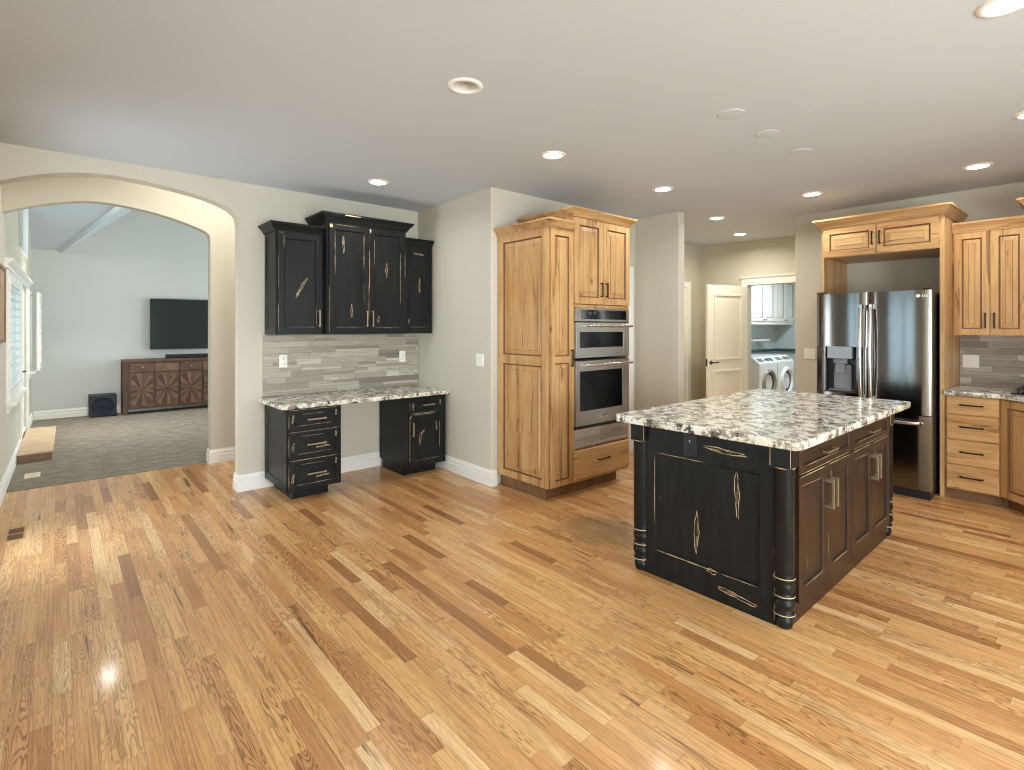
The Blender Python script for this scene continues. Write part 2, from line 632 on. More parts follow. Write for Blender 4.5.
M['glass_black'] = plain('black_glass', (0.006, 0.006, 0.007, 1), 0.06, 0, 0.5)
M['oven_glass'] = plain('oven_glass', (0.004, 0.004, 0.004, 1), 0.12, 0, 0.15)
M['dark'] = plain('black_plastic', rgb(26, 26, 28), 0.45)
M['grey_plastic'] = plain('grey_plastic', rgb(120, 122, 124), 0.4)
M['white_plastic'] = plain('white_plastic', rgb(240, 238, 230), 0.35)
M['switch_dark'] = plain('slot_grey', rgb(150, 146, 136), 0.5)
M['lens'] = emit('lamp_lens', (1, 0.96, 0.88, 1), 6.0)
M['can'] = plain('can_reflector', rgb(214, 208, 196), 0.35)
M['bulb_off'] = plain('frosted_bulb', rgb(196, 190, 176), 0.4)
M['appliance'] = plain('white_enamel', rgb(236, 238, 238), 0.25)
M['screen'] = plain('tv_screen', rgb(26, 36, 38), 0.18)
M['tv_dark'] = plain('tv_bezel', rgb(14, 16, 18), 0.4)
M['sub'] = plain('subwoofer_vinyl', rgb(22, 27, 36), 0.5)
M['cone'] = plain('speaker_cloth', rgb(16, 22, 38), 0.8)
M['walnut'] = plain('reclaimed_wood', rgb(96, 68, 52), 0.55, var=0.3, scale=9)
M['walnut_l'] = plain('reclaimed_wood_light', rgb(118, 86, 67), 0.55, var=0.25, scale=9)
M['walnut_d'] = plain('reclaimed_wood_dark', rgb(78, 53, 42), 0.55, var=0.3, scale=9)
M['step'] = plain('tan_step_board', rgb(194, 168, 134), 0.6, var=0.12, scale=8)
M['step_d'] = plain('brown_step_riser', rgb(122, 92, 68), 0.6, var=0.12, scale=8)
M['ledge'] = plain('dark_green_ledge', rgb(58, 72, 68), 0.35)
M['washdoor'] = plain('smoked_door_glass', rgb(50, 42, 38), 0.12)
M['picture'] = plain('tan_canvas', rgb(168, 140, 108), 0.7, var=0.2, scale=6)
M['frame_br'] = plain('brown_frame', rgb(124, 96, 70), 0.5, var=0.15, scale=8)
gm = NT('window_glass', 0.0, 0, (1, 1, 1, 1))
gm.p.inputs['Transmission Weight'].default_value = 1.0
gm.p.inputs['IOR'].default_value = 1.02
M['glass'] = gm.mat


# ---------------------------------------------------------------- cabinet geometry
def ring_strip(mb, r0, y0, r1, y1, mat):
    """four quads between two rectangles (x0, x1, z0, z1) at depths y0 and y1"""
    def cs(r, y):
        return [(r[0], y, r[2]), (r[1], y, r[2]), (r[1], y, r[3]), (r[0], y, r[3])]
    mb.add(cs(r0, y0) + cs(r1, y1), [(0, 1, 5, 4), (1, 2, 6, 5), (2, 3, 7, 6), (3, 0, 4, 7)], mat)


def inset(r, d):
    return (r[0] + d, r[1] - d, r[2] + d, r[3] - d)


def panel_fill(mb, r, t, style, wood=0, glaze=1):
    """panel inside the frame opening r; frame front at y=-t"""
    if style == 'raised':
        ring_strip(mb, r, -t, inset(r, .005), -t + .004, glaze)
        ring_strip(mb, inset(r, .005), -t + .004, inset(r, .006), -t + .011, glaze)
        ring_strip(mb, inset(r, .006), -t + .011, inset(r, .012), -t + .011, glaze)
        b = min(.036, (r[1] - r[0]) * .24, (r[3] - r[2]) * .24)
        ring_strip(mb, inset(r, .012), -t + .010, inset(r, .012 + b), -t + .004, wood)
        ring_strip(mb, inset(r, .012 + b), -t + .004, inset(r, .0145 + b), -t + .001, glaze)
        q = inset(r, .0145 + b)
    else:
        ring_strip(mb, r, -t, inset(r, .006), -t + .005, wood)
        ring_strip(mb, inset(r, .006), -t + .005, inset(r, .007), -t + .011, wood)
        q = inset(r, .007)
        mb.add([(q[0], -t + .011, q[2]), (q[1], -t + .011, q[2]), (q[1], -t + .011, q[3]), (q[0], -t + .011, q[3])], [(0, 1, 2, 3)], wood)
        return
    mb.add([(q[0], -t + .001, q[2]), (q[1], -t + .001, q[2]), (q[1], -t + .001, q[3]), (q[0], -t + .001, q[3])], [(0, 1, 2, 3)], wood)


def framed(mb, x0, x1, z0, z1, t=.02, stile=.055, style='raised', splits=(), rail=None, wood=0, glaze=1, zb=None, zt=None):
    """a framed door: stiles, rails and its panels; y from -t to 0. splits: (z low, z high) of middle rails"""
    rail = rail or stile
    zb = zb if zb is not None else rail
    zt = zt if zt is not None else rail
    mb.box(x0, x0 + stile, -t, 0, z0, z1, wood)
    mb.box(x1 - stile, x1, -t, 0, z0, z1, wood)
    mb.box(x0 + stile, x1 - stile, -t, 0, z0, z0 + zb, wood)
    mb.box(x0 + stile, x1 - stile, -t, 0, z1 - zt, z1, wood)
    zc = z0 + zb
    rects = []
    for a, b in splits:
        mb.box(x0 + stile, x1 - stile, -t, 0, a, b, wood)
        rects.append((x0 + stile, x1 - stile, zc, a))
        zc = b
    rects.append((x0 + stile, x1 - stile, zc, z1 - zt))
    for r in rects:
        mb.box(r[0], r[1], -.004, 0, r[2], r[3], wood)
        panel_fill(mb, r, t, style, wood, glaze)
    return rects


def slab(mb, x0, x1, z0, z1, t=.02, wood=0, glaze=1, lip=.008):
    r = (x0, x1, z0, z1)
    mb.box(x0, x1, -t + .006, 0, z0, z1, wood)
    ring_strip(mb, r, -t + .006, inset(r, lip), -t, wood)
    q = inset(r, lip)
    mb.add([(q[0], -t, q[2]), (q[1], -t, q[2]), (q[1], -t, q[3]), (q[0], -t, q[3])], [(0, 1, 2, 3)], wood)


def bar_pull(name, mat, parent, x, z, length, vertical=True, y=-.02, proj=.03, w=.011):
    mb = MB()
    h = length / 2
    if vertical:
        mb.box(x - w / 2, x + w / 2, y - proj, y - proj + w * .8, z - h, z + h)
        for s in (-1, 1):
            zc = z + s * (h - w * .6)
            mb.box(x - w / 2, x + w / 2, y - proj + w * .8, y, zc - w / 2, zc + w / 2)
    else:
        mb.box(x - h, x + h, y - proj, y - proj + w * .8, z - w / 2, z + w / 2)
        for s in (-1, 1):
            xc = x + s * (h - w * .6)
            mb.box(xc - w / 2, xc + w / 2, y - proj + w * .8, y, z - w / 2, z + w / 2)
    return mb.build(name, mat, parent, 0.0015)


CROWN = [(0, 0), (.010, 0), (.012, .010), (.018, .014), (.026, .030), (.040, .046), (.046, .050), (.046, .058), (.056, .060), (.056, .074), (0, .074)]


def crown(mb, path, z, h=.074, out=.056, mat=0):
    mb.sweep(path, [(o / .056 * out, z + zz / .074 * h) for o, zz in CROWN], mat)


def gouge(mb, x, z, L, w, ang, y, mat=2):
    """a worn scuff: two uneven bowed strips through the paint, with a few inner streaks"""
    ca, sa = math.cos(ang), math.sin(ang)
    n = 18
    pk = .35 + .3 * random.random()

    def strip(offs, ths, t0, t1):
        pa, pb = [], []
        for i in range(n + 1):
            t = t0 + (t1 - t0) * i / n
            a = (t - .5) * L
            for lst, b in ((pa, offs(t) - ths(t)), (pb, offs(t) + ths(t))):
                lst.append((x + a * ca - b * sa, y, z + a * sa + b * ca))
        mb.add(pa + pb, [(i, i + 1, n + 1 + i + 1, n + 1 + i) for i in range(n)], mat)

    for s in (-1, 1):
        ph, f1 = random.random() * 6, 7 + random.random() * 5
        amp = .75 + .5 * random.random()
        lo, hi = random.random() * .08, 1 - random.random() * .08

        def offs(t, s=s, ph=ph, f1=f1, amp=amp):
            k = t / pk if t < pk else (1 - t) / (1 - pk)
            return s * w * .42 * amp * math.sin(max(0, k) * PI / 2) ** .7 + w * .10 * math.sin(f1 * t + ph) + w * .05 * math.sin(23 * t + ph)

        def ths(t, ph=ph):
            return (.0006 + .0013 * abs(math.sin(5.2 * t + ph))) * (.5 + random.random()) * (1 if .03 < t < .97 else .2)
        strip(offs, ths, lo, hi)
    if L > .12:
        for k in range(2):
            o_, a_ = (random.random() - .5) * w * .5, .15 + .4 * random.random()
            strip(lambda t, o_=o_: o_ + w * .06 * math.sin(9 * t), lambda t: .0005 + .0006 * random.random(), a_, a_ + .25)


def patch(mb, x, z, w, h, y, mat=2):
    """a bare corner worn through the paint"""
    n = 10
    pts = []
    for i in range(n):
        a = 2 * PI * i / n + .3
        k = 1 / max(abs(math.cos(a)), abs(math.sin(a))) * (.75 + .3 * random.random())
        pts.append((x + math.cos(a) * w * .5 * k, y, z + math.sin(a) * h * .5 * k))
    mb.add(pts, [tuple(range(n))], mat)


def rub(mb, x0, z0, x1, z1, y, w=.0022, mat=2):
    """paint rubbed off along an edge"""
    n = max(3, int(math.hypot(x1 - x0, z1 - z0) / .03))
    dx, dz = x1 - x0, z1 - z0
    L = math.hypot(dx, dz)
    nx, nz = -dz / L, dx / L
    pa, pb = [], []
    for i in range(n + 1):
        t = i / n
        k = .75 * w * (0.35 + 0.9 * random.random()) * (0.15 if i in (0, n) else 1)
        pa.append((x0 + dx * t + nx * k, y, z0 + dz * t + nz * k))
        pb.append((x0 + dx * t - nx * k, y, z0 + dz * t - nz * k))
    mb.add(pa + pb, [(i, i + 1, n + 2 + i, n + 1 + i) for i in range(n)], mat)


BASEP = [(0, 0), (.019, 0), (.019, .084), (.012, .090), (.011, .096), (.0155, .102), (.0155, .122), (.007, .128), (.005, .145), (0, .145)]
BLK = None


# ================================================================ SETTING
# ---- floors
mb = MB(); mb.box(-0.55, 10.95, -3.2, 6.36, -.12, 0)
struct(mb.build('floor', M['floor']))
mb = MB(); mb.box(-0.7, 5.2, 6.36, 11.2, -.12, 0.006)
struct(mb.build('floor_carpet', M['carpet']))

# ---- ceiling with holes for the recessed cans
LIT = [(2.774, 2.723), (2.127, 4.241), (4.224, 2.724), (5.461, 1.886), (5.507, .694), (5.821, 3.031), (7.058, 3.344), (2.83, .27), (4.40, .30)]
OFF = (1.629, 2.251)
SPARE = []      # further cans behind the camera stay out of the photo
RC = .068
bm = bmesh.new()
edges = []


def loop(pts):
    vs = [bm.verts.new(p) for p in pts]
    for i in range(len(vs)):
        edges.append(bm.edges.new((vs[i], vs[(i + 1) % len(vs)])))


loop([(-.5, -3.1, CEIL), (7.87, -3.1, CEIL), (7.87, 4.42, CEIL), (5.18, 4.42, CEIL), (5.18, 5.12, CEIL), (-.5, 5.12, CEIL)])
for (x, y) in LIT + [OFF] + SPARE:
    loop([(x + RC * math.cos(2 * PI * k / 24), y + RC * math.sin(2 * PI * k / 24), CEIL) for k in range(24)])
bmesh.ops.triangle_fill(bm, use_beauty=True, edges=edges)
for f in bm.faces:
    if f.normal.z > 0:
        f.normal_flip()
me = bpy.data.meshes.new('ceiling')
bm.to_mesh(me); bm.free()
me.materials.append(M['ceil'])
o = bpy.data.objects.new('ceiling', me); C.objects.link(o); struct(o)
mb = MB(); mb.box(-.5, 7.87, -3.1, 5.12, 2.86, 2.95); mb.build('ceiling_slab', M['ceil'], o)
mb = MB(); mb.box(-.5, 5.4, 5.05, 6.42, 3.4, 3.5); struct(mb.build('ceiling_passage', M['ceil']))

# ---- arch walls
def arch_wall(name, y0, y1, xr, curve, xend, ztop):
    """wall with an arched opening that dies into the left wall; curve = (x, z) points from right to left"""
    arc = []
    P = [curve[0]] + curve + [curve[-1]]
    for i in range(1, len(P) - 2):
        for k in range(5):
            t = k / 5
            q = []
            for c in (0, 1):
                a, b, d, e = P[i - 1][c], P[i][c], P[i + 1][c], P[i + 2][c]
                q.append(.5 * (2 * b + (d - a) * t + (2 * a - 5 * b + 4 * d - e) * t * t + (3 * b - a - 3 * d + e) * t ** 3))
            arc.append(tuple(q))
    arc.append(curve[-1])
    mb = MB()
    for (xa, za), (xb, zb) in zip(arc, arc[1:]):
        vs = [(xb, y0, zb), (xa, y0, za), (xa, y0, ztop), (xb, y0, ztop), (xb, y1, zb), (xa, y1, za), (xa, y1, ztop), (xb, y1, ztop)]
        mb.add(vs, [(0, 1, 2, 3), (5, 4, 7, 6), (0, 4, 5, 1), (3, 2, 6, 7)])
    mb.box(xr, xend, y0, y1, 0, ztop)
    return struct(mb.build(name, M['wall']))


arch_wall('wall_back', 5.05, 5.19, 1.204, [(1.204, 2.33), (1.199, 2.39), (1.175, 2.445), (1.10, 2.50), (.904, 2.56), (.595, 2.605), (.36, 2.620), (.204, 2.614), (.025, 2.585), (-.15, 2.53), (-.303, 2.467), (-.395, 2.425)], 5.3, 3.45)
arch_wall('wall_archway', 6.30, 6.42, 1.225, [(1.225, 2.36), (1.218, 2.42), (1.19, 2.455), (1.128, 2.487), (.98, 2.538), (.743, 2.598), (.492, 2.632), (.32, 2.640), (.198, 2.632), (.031, 2.596), (-.187, 2.526), (-.385, 2.443)], 5.3, 4.9)
# bullnose bead along the near arch edge
# ---- other walls
mb = MB(); mb.prism([(2.98, 3.71), (5.18, 3.71), (5.18, 5.05), (3.012, 5.05)], 0, 2.86)          # solid block behind desk corner and ovens
struct(mb.build('wall_pantry', M['wall'], bevel=.012, seg=3))
mb = MB(); mb.box(5.18, 5.30, 3.14, 5.05, 0, 2.86); mb.box(5.18, 5.30, 5.19, 6.30, 0, 3.45)
struct(mb.build('wall_passage', M['wall'], bevel=.012, seg=3))
mb = MB(); mb.box(5.30, 7.75, 4.30, 4.42, 0, 2.86)
struct(mb.build('wall_hall_left', M['wall']))
# far hall wall with the laundry doorway
mb = MB()
mb.box(7.75, 7.87, 3.555, 5.1, 0, 2.86); mb.box(7.75, 7.87, 2.65, 3.555, 2.075, 2.86); mb.box(7.75, 7.87, 2.0, 2.65, 0, 2.86)
struct(mb.build('wall_hall_end', M['wall']))
mb = MB(); mb.box(6.40, 6.52, -.9, 2.39, 0, 2.86); mb.box(6.52, 7.75, 2.27, 2.39, 0, 2.86)
struct(mb.build('wall_right', M['wall'], bevel=.012, seg=3))
mb = MB(); mb.box(4.4, 6.40, -.90, -.78, 0, 2.86); mb.box(4.4, 4.52, -3.0, -.90, 0, 2.86)
struct(mb.build('wall_kitchen_side', M['wall']))


def wall_cells(mb, L, Hh, t, ops, x0=0.0, z0=0.0):
    xs = sorted({x0, L} | {v for o in ops for v in o[:2]})
    zs = sorted({z0, Hh} | {v for o in ops for v in o[2:]})
    for i in range(len(xs) - 1):
        for j in range(len(zs) - 1):
            xc, zc = (xs[i] + xs[i + 1]) / 2, (zs[j] + zs[j + 1]) / 2
            if any(o[0] < xc < o[1] and o[2] < zc < o[3] for o in ops):
                continue
            mb.box(xs[i], xs[i + 1], 0, t, zs[j], zs[j + 1])


# wall behind the camera: two broad patio windows
r = sroot('wall_front', (-.5, -3.0, 0))
mb = MB(); mb.M = Matrix.Translation((0, -.12, 0))
wall_cells(mb, 5.0, 2.86, .12, [(.35, 2.55, .3, 2.2), (2.95, 5.0, .3, 2.2)])
mb.build('wall_face', M['wall'], r)

# left wall of the kitchen side (a shuttered window out of frame, seen in the refrigerator door)
DW = (4.55, 5.95, .35, 2.12)
r = sroot('wall_left', (-.36, -3.0, 0), PI / 2)
mb = MB(); wall_cells(mb, 8.05, 2.86, .14, [DW, (7.15, 7.88, .08, 2.1)]); mb.build('wall_face', M['wall'], r)  # second opening added for the unseen fill light


def window(name, parent_loc, rotz, x0, x1, z0, z1, t=.14, casing=.07, sill=True, mull=0, glass=True, dy=0.0):
    """cased window; origin at the wall frame, local x along the wall, y into it"""
    r = sroot(name, parent_loc, rotz)
    mb = MB()
    c = casing
    for (a, b, cc, d) in ((x0 - c, x0, z0, z1 + c), (x1, x1 + c, z0, z1 + c), (x0, x1, z1, z1 + c)):
        mb.box(a, b, -.018, 0, cc, d)
    for (a, b, cc, d) in ((x0, x0 + .03, z0, z1), (x1 - .03, x1, z0, z1), (x0 + .03, x1 - .03, z0, z0 + .03), (x0 + .03, x1 - .03, z1 - .03, z1)):
        mb.box(a, b, .04 + dy, .10 + dy, cc, d)
    for k in range(mull):
        xc = x0 + (x1 - x0) * (k + 1) / (mull + 1)
        mb.box(xc - .025, xc + .025, .045 + dy, .095 + dy, z0 + .03, z1 - .03)
    mb.build('window_frame', M['trim'], r, .003)
    if glass:
        mb = MB(); mb.box(x0 + .03, x1 - .03, .060 + dy, .066 + dy, z0 + .03, z1 - .03); mb.build('pane', M['glass'], r)
    if sill:
        mb = MB()
        mb.box(x0 - c - .02, x1 + c + .02, -.075, .04, z0 - .03, z0)
        mb.box(x0 - c, x1 + c, -.02, 0, z0 - .10, z0 - .03)
        mb.build('window_sill', M['trim'], r, .004)
    return r


def shutter(parent, x0, x1, z0, z1, y0=-.02, y1=.015, tilt=35, mat=None):
    mb = MB()
    s = .045
    mb.box(x0, x0 + s, y0, y1, z0, z1); mb.box(x1 - s, x1, y0, y1, z0, z1)
    mb.box(x0 + s, x1 - s, y0, y1, z0, z0 + .07); mb.box(x0 + s, x1 - s, y0, y1, z1 - .07, z1)
    f = mb.build('shutter_frame', M['trim'], parent, .002)
    mb = MB()
    n = int((z1 - z0 - .14) / .085)
    yc = (y0 + y1) / 2
    for k in range(n):
        zc = z0 + .07 + (k + .5) * (z1 - z0 - .14) / n
        w, th, a = min(.040, (y1 - y0) / 2 + .006), .0045, math.radians(tilt)
        ca, sa = math.cos(a), math.sin(a)
        pts = []
        for (p, q) in ((-w, -th), (w, -th), (w, th), (-w, th)):
            pts.append((yc + p * ca - q * sa, zc + p * sa + q * ca))
        vs = [(xx, p, q) for xx in (x0 + s, x1 - s) for p, q in pts]
        mb.add(vs, [(0, 1, 2, 3), (7, 6, 5, 4), (0, 4, 5, 1), (1, 5, 6, 2), (2, 6, 7, 3), (3, 7, 4, 0)])
    mb.build('louvers', M['trim'], f)
    return f


w4 = window('window_4', (-.36, -3.0, 0), PI / 2, *DW, mull=1)
for k in range(2):
    xa = DW[0] + .0 + k * (DW[1] - DW[0]) / 2
    shutter(w4, xa + .005, xa + (DW[1] - DW[0]) / 2 - .005, DW[2] + .005, DW[3] - .005, -.03, .012, tilt=12)
w8 = window('added_fill_window', (-.36, -3.0, 0), PI / 2, 7.15, 7.88, .08, 2.1, sill=False)  # added unseen window, frames the fill that brightens the left ceiling
w5 = window('window_5', (-.5, -3.0, 0), PI, -2.55, -.35, .3, 2.2, mull=1, sill=False, casing=.09)
w6 = window('window_6', (-.5, -3.0, 0), PI, -4.95, -2.95, .3, 2.2, mull=1, sill=False, casing=.04)

# ---- living room shell (its left wall runs on from the hall, very slightly askew)
SKA = .0115
SK = PI / 2 - SKA
LW = (-.378, 5.05, 0)
W1 = (1.62, 3.10, .76, 1.93)
DR = (3.42, 4.62, 0.0, 1.97)
W2 = (5.05, 5.62, .82, 1.93)
W3 = (3.10, 4.93, 2.37, 3.55)
r = sroot('wall_living_left', LW, SK)
mb = MB(); wall_cells(mb, 6.2, 4.9, .14, [W1, DR, W2, W3]); mb.build('wall_face', M['wall'], r)
mb = MB(); mb.box(-.7, 5.2, 11.0, 11.12, 0, 5.2)
struct(mb.build('wall_living_end', M['wall_liv']))
# right wall of the living room with its own window wall
mb = MB(); mb.M = Matrix.Translation((5.0, 6.42, 0)) @ Matrix.Rotation(PI / 2, 4, 'Z') @ Matrix.Translation((0, -.12, 0))
wall_cells(mb, 4.6, 4.9, .12, [(1.2, 3.9, .5, 2.5)])
struct(mb.build('wall_living_right', M['wall_liv']))
window('window_7', (5.0, 6.42, 0), PI / 2, 1.2, 3.9, .5, 2.5, t=.12, sill=False, casing=0.0, mull=2).location.x = 5.12

# vaulted ceiling: slope down to the far wall and a gable meeting it on the right
A0, SA = 2.672, .43


def zA(y):
    return A0 + SA * (11.0 - y)


gx0, gx1, gz1 = 0.0, .942, 3.506
sl = (gz1 - A0) / (gx1 - gx0)
mb = MB()
# plane B rises with x at slope sl; the valley is where both planes agree
vy = 11.0 - sl / SA * 1.6 if False else None
xv = 2.2
zB = lambda x: A0 + sl * (x - gx0)
# plane B is slightly steeper than the valley, so the valley line leaves the wall toward the room
yb = 11.0 - (zB(.9) - A0) / SA
mb.add([(-.6, 11.0, A0), (gx0, 11.0, A0), (.9, yb, zA(yb)), (.9, 6.3, zA(6.3)), (-.6, 6.3, zA(6.3))], [(0, 1, 2, 3, 4)])
mb.add([(gx0, 11.0, A0), (.9, 11.0, zB(.9)), (.9, yb, zA(yb))], [(0, 1, 2)])
mb.add([(.9, 11.0, zB(.9)), (2.0, 11.0, zB(2.0)), (2.0, 6.3, zB(2.0)), (.9, 6.3, zB(.9))], [(0, 1, 2, 3)])
mb.add([(.9, yb, zA(yb)), (.9, 6.3, zA(6.3)), (.9, 6.3, 5.2), (.9, yb, 5.2)], [(0, 1, 2, 3)])
mb.add([(2.0, 11.0, zB(2.0)), (5.2, 11.0, zB(2.0)), (5.2, 6.3, zB(2.0)), (2.0, 6.3, zB(2.0))], [(0, 1, 2, 3)])
CEIL_LIV = struct(mb.build('ceiling_living', M['ceil']))
md = CEIL_LIV.modifiers.new('thick', 'SOLIDIFY'); md.thickness = .06; md.offset = 1

# windows and patio door of the living room's left wall
w1 = window('window_1', LW, SK, *W1, casing=.05, dy=-.045)
n = 1
for k in range(n):
    xa = W1[0] + k * (W1[1] - W1[0]) / n
    shutter(w1, xa + .004, xa + (W1[1] - W1[0]) / n - .004, W1[2] + .005, W1[3] - .005, -.03, .004, tilt=4)
w2 = window('window_2', LW, SK, *W2, casing=.05)
shutter(w2, W2[0] - .04, W2[1] + .02, W2[2] + .01, W2[3] + .02, -.125, -.09, tilt=10)
w3 = window('window_3', LW, SK, *W3, sill=False, casing=.0, dy=-.045)
d2 = sroot('door_2', LW, SK)
mb = MB()
mb.box(DR[0], DR[0] + .13, .02, .065, .10, DR[3]); mb.box(DR[1] - .13, DR[1], .02, .065, .10, DR[3])
mb.box(DR[0] + .13, DR[1] - .13, .02, .065, .10, .36); mb.box(DR[0] + .13, DR[1] - .13, .02, .065, DR[3] - .14, DR[3])
mb.box(DR[0], DR[1], -.0, .14, 0, .10)
mb.build('door_leaf', M['trim'], d2, .003)
mb = MB(); mb.box(DR[0] + .13, DR[1] - .13, .04, .046, .36, DR[3] - .14); mb.build('pane', M['glass'], d2)
mb = MB()
mb.box(DR[0] + .05, DR[0] + .08, -.01, .02, .86, 1.02); mb.tube((DR[0] + .065, -.04, .92), (DR[0] + .17, -.04, .92), .008); mb.tube((DR[0] + .065, -.04, .92), (DR[0] + .065, .02, .92), .01)
mb.build('door_handle', M['bronze'], d2)
mb = MB()
mb.box(DR[0] - .09, DR[0], -.022, 0, 0, DR[3] + .02); mb.box(DR[1], DR[1] + .09, -.022, 0, 0, DR[3] + .02)
struct_t = mb.build('door_casing', M['trim'], d2, .003)
# moulded header shelf running over the window and the door
t1 = sroot('trim_1', LW, SK)
mb = MB(); mb.sweep([(1.42, 0), (4.90, 0)], [(0, 1.985), (.02, 1.985), (.02, 2.02), (.035, 2.03), (.06, 2.055), (.06, 2.075), (0, 2.075)])
mb.build('header_moulding', M['trim'], t1)

# ---- baseboards
mb = MB(); mb.sweep([(1.204, 5.19), (1.204, 5.05), (3.012, 5.05), (2.98, 3.71), (3.035, 3.71)], BASEP)
struct(mb.build('baseboard_back', M['trim']))
mb = MB(); mb.sweep([(1.225, 6.42), (1.225, 6.30), (5.16, 6.30)], BASEP)
struct(mb.build('baseboard_archway', M['trim']))
mb = MB(); mb.M = Matrix.Translation(LW) @ Matrix.Rotation(SK, 4, 'Z')
mb.sweep([(0.0, 0), (3.32, 0)], BASEP); mb.sweep([(4.72, 0), (5.93, 0)], BASEP)
struct(mb.build('baseboard_left', M['trim']))
mb = MB(); mb.sweep([(-.29, 11.0), (4.9, 11.0)], BASEP)
struct(mb.build('baseboard_living', M['trim']))
mb = MB(); mb.sweep([(5.18, 3.70), (5.18, 3.14), (5.30, 3.14), (5.30, 4.29)], BASEP)
mb.sweep([(5.33, 4.30), (6.3, 4.30)], BASEP)
struct(mb.build('baseboard_passage', M['trim']))
mb = MB(); mb.sweep([(7.75, 4.28), (7.75, 3.65)], BASEP)
struct(mb.build('baseboard_hall', M['trim']))
mb = MB(); mb.sweep([(-.36, -2.98), (-.36, 5.05)][::-1] and [(-.36, -2.98), (-.36, 5.03)], [(-o, z) for o, z in BASEP] and BASEP)
struct(mb.build('baseboard_kitchen', M['trim']))

# ---- doors
# casing and leaf on the wall behind the oven cabinet
d3 = sroot('door_3', (0, 3.71, 0))
mb = MB(); mb.box(5.02, 5.11, -.022, 0, 0, 2.16); mb.box(4.25, 4.33, -.022, 0, 0, 2.16); mb.box(4.33, 5.02, -.022, 0, 2.07, 2.16)
mb.build('door_casing', M['trim'], d3, .004)
mb = MB(); framed(mb, 4.335, 5.015, .01, 2.06, .012, .1, 'shaker', splits=((.95, 1.06),)); mb.build('door_leaf', M['trim'], d3)
# hall door on the left
d4 = sroot('door_4', (0, 4.30, 0))
mb = MB(); mb.box(7.31, 7.41, -.022, 0, 0, 2.15); mb.box(6.40, 6.50, -.022, 0, 0, 2.15); mb.box(6.50, 7.31, -.022, 0, 2.06, 2.15)
mb.build('door_casing', M['trim'], d4, .004)
mb = MB(); framed(mb, 6.505, 7.305, .01, 2.05, .012, .1, 'shaker', splits=((.95, 1.06),)); mb.build('door_leaf', M['door'], d4)
# laundry doorway casing
t2 = sroot('trim_2', (7.75, 3.555, 0), -PI / 2)
mb = MB(); mb.box(-.085, 0, -.022, 0, 0, 2.16); mb.box(0, .905, -.022, 0, 2.075, 2.16); mb.box(.905, .99, -.022, 0, 0, 2.16)
mb.sweep([(-.105, 0), (1.01, 0)], [(0, 2.16), (.022, 2.16), (.03, 2.17), (.042, 2.185), (.042, 2.20), (0, 2.20)])
mb.build('door_casing', M['trim'], t2, .003)
# open laundry door
ang = math.atan2(.20, -.80)
d1 = sroot('door_1', (7.715, 3.545, 0), ang + PI)
mb = MB()
Lw = .815
mb.box(-Lw, 0, .0, .035, .012, 2.055)
for (za, zb_) in ((.13, .84), (.98, 1.93)):
    rr = (-Lw + .125, -.125, za, zb_)
    # applied moulding frame around each panel
    for (a, b, c, d) in ((rr[0], rr[1], rr[2], rr[2] + .03), (rr[0], rr[1], rr[3] - .03, rr[3]), (rr[0], rr[0] + .03, rr[2] + .03, rr[3] - .03), (rr[1] - .03, rr[1], rr[2] + .03, rr[3] - .03)):
        mb.box(a, b, -.012, 0, c, d); mb.box(a, b, .035, .047, c, d)
mb.build('door_leaf', M['door'], d1, .004)
mb = MB()
mb.lathe([(.028, 0), (.028, -.008), (.012, -.012), (.012, -.045)], -Lw + .06, 0, .95, axis='y')
mb.tube((-Lw + .06, -.045, .95), (-Lw + .17, -.045, .95), .009)
mb.lathe([(.028, .035), (.028, .043), (.012, .047), (.012, .08)], -Lw + .06, 0, .95, axis='y')
mb.tube((-Lw + .06, .08, .95), (-Lw + .17, .08, .95), .009)
mb.box(-Lw - .002, -Lw, .006, .03, .9, 1.0)
mb.build('door_handle', M['bronze'], d1)

# ---- laundry room
mb = MB(); mb.box(7.87, 10.95, 4.40, 4.52, 0, 2.7)
struct(mb.build('wall_laundry_left', M['laundry']))
mb = MB(); mb.box(10.83, 10.95, 1.6, 4.40, 0, 2.7)
struct(mb.build('wall_laundry_end', M['laundry']))
mb = MB(); mb.box(7.87, 10.83, 1.6, 1.72, 0, 2.7)
struct(mb.build('wall_laundry_right', M['laundry']))
mb = MB(); mb.box(7.87, 10.95, 1.6, 4.52, 2.6, 2.7)
struct(mb.build('ceiling_laundry', M['ceil']))

# ================================================================ RECESSED LIGHTS
def downlight(x, y, label, lit=True, group=None, cat='ceiling light', power=1.0):
    t = thing('recessed_light', label, cat, (x, y, CEIL), 0, group)
    mb = MB()
    mb.lathe([(RC - .006, .0), (RC - .004, -.006), (RC + .012, -.008), (RC + .026, -.004), (RC + .028, 0)], seg=32, caps=False)
    mb.build('trim_ring', M['trim'], t)
    mb = MB()
    if lit:
        mb.lathe([(RC - .006, 0), (RC - .009, .02)], seg=32, caps=False)
        mb.build('can', M['can'], t)
        mb = MB(); mb.lathe([(.0, .019), (RC - .009, .019)], seg=32, caps=False)
        mb.build('lens', M['lens'], t)
        area('lamp_light', (0, 0, .012), (0, 0, 0), .10, LAMP_W * power, (.95, .97, 1.0) if power == 1 else (1, .95, .82), 'DISK', parent=t)
    else:
        mb.lathe([(RC - .006, 0), (RC - .010, .03), (RC - .016, .09)], seg=32, caps=False)
        mb.build('can', M['can'], t)
        mb = MB(); mb.lathe([(.0, .062), (.028, .064), (.045, .074), (.05, .088)], seg=32, caps=False)
        mb.build('bulb', M['bulb_off'], t)
    return t


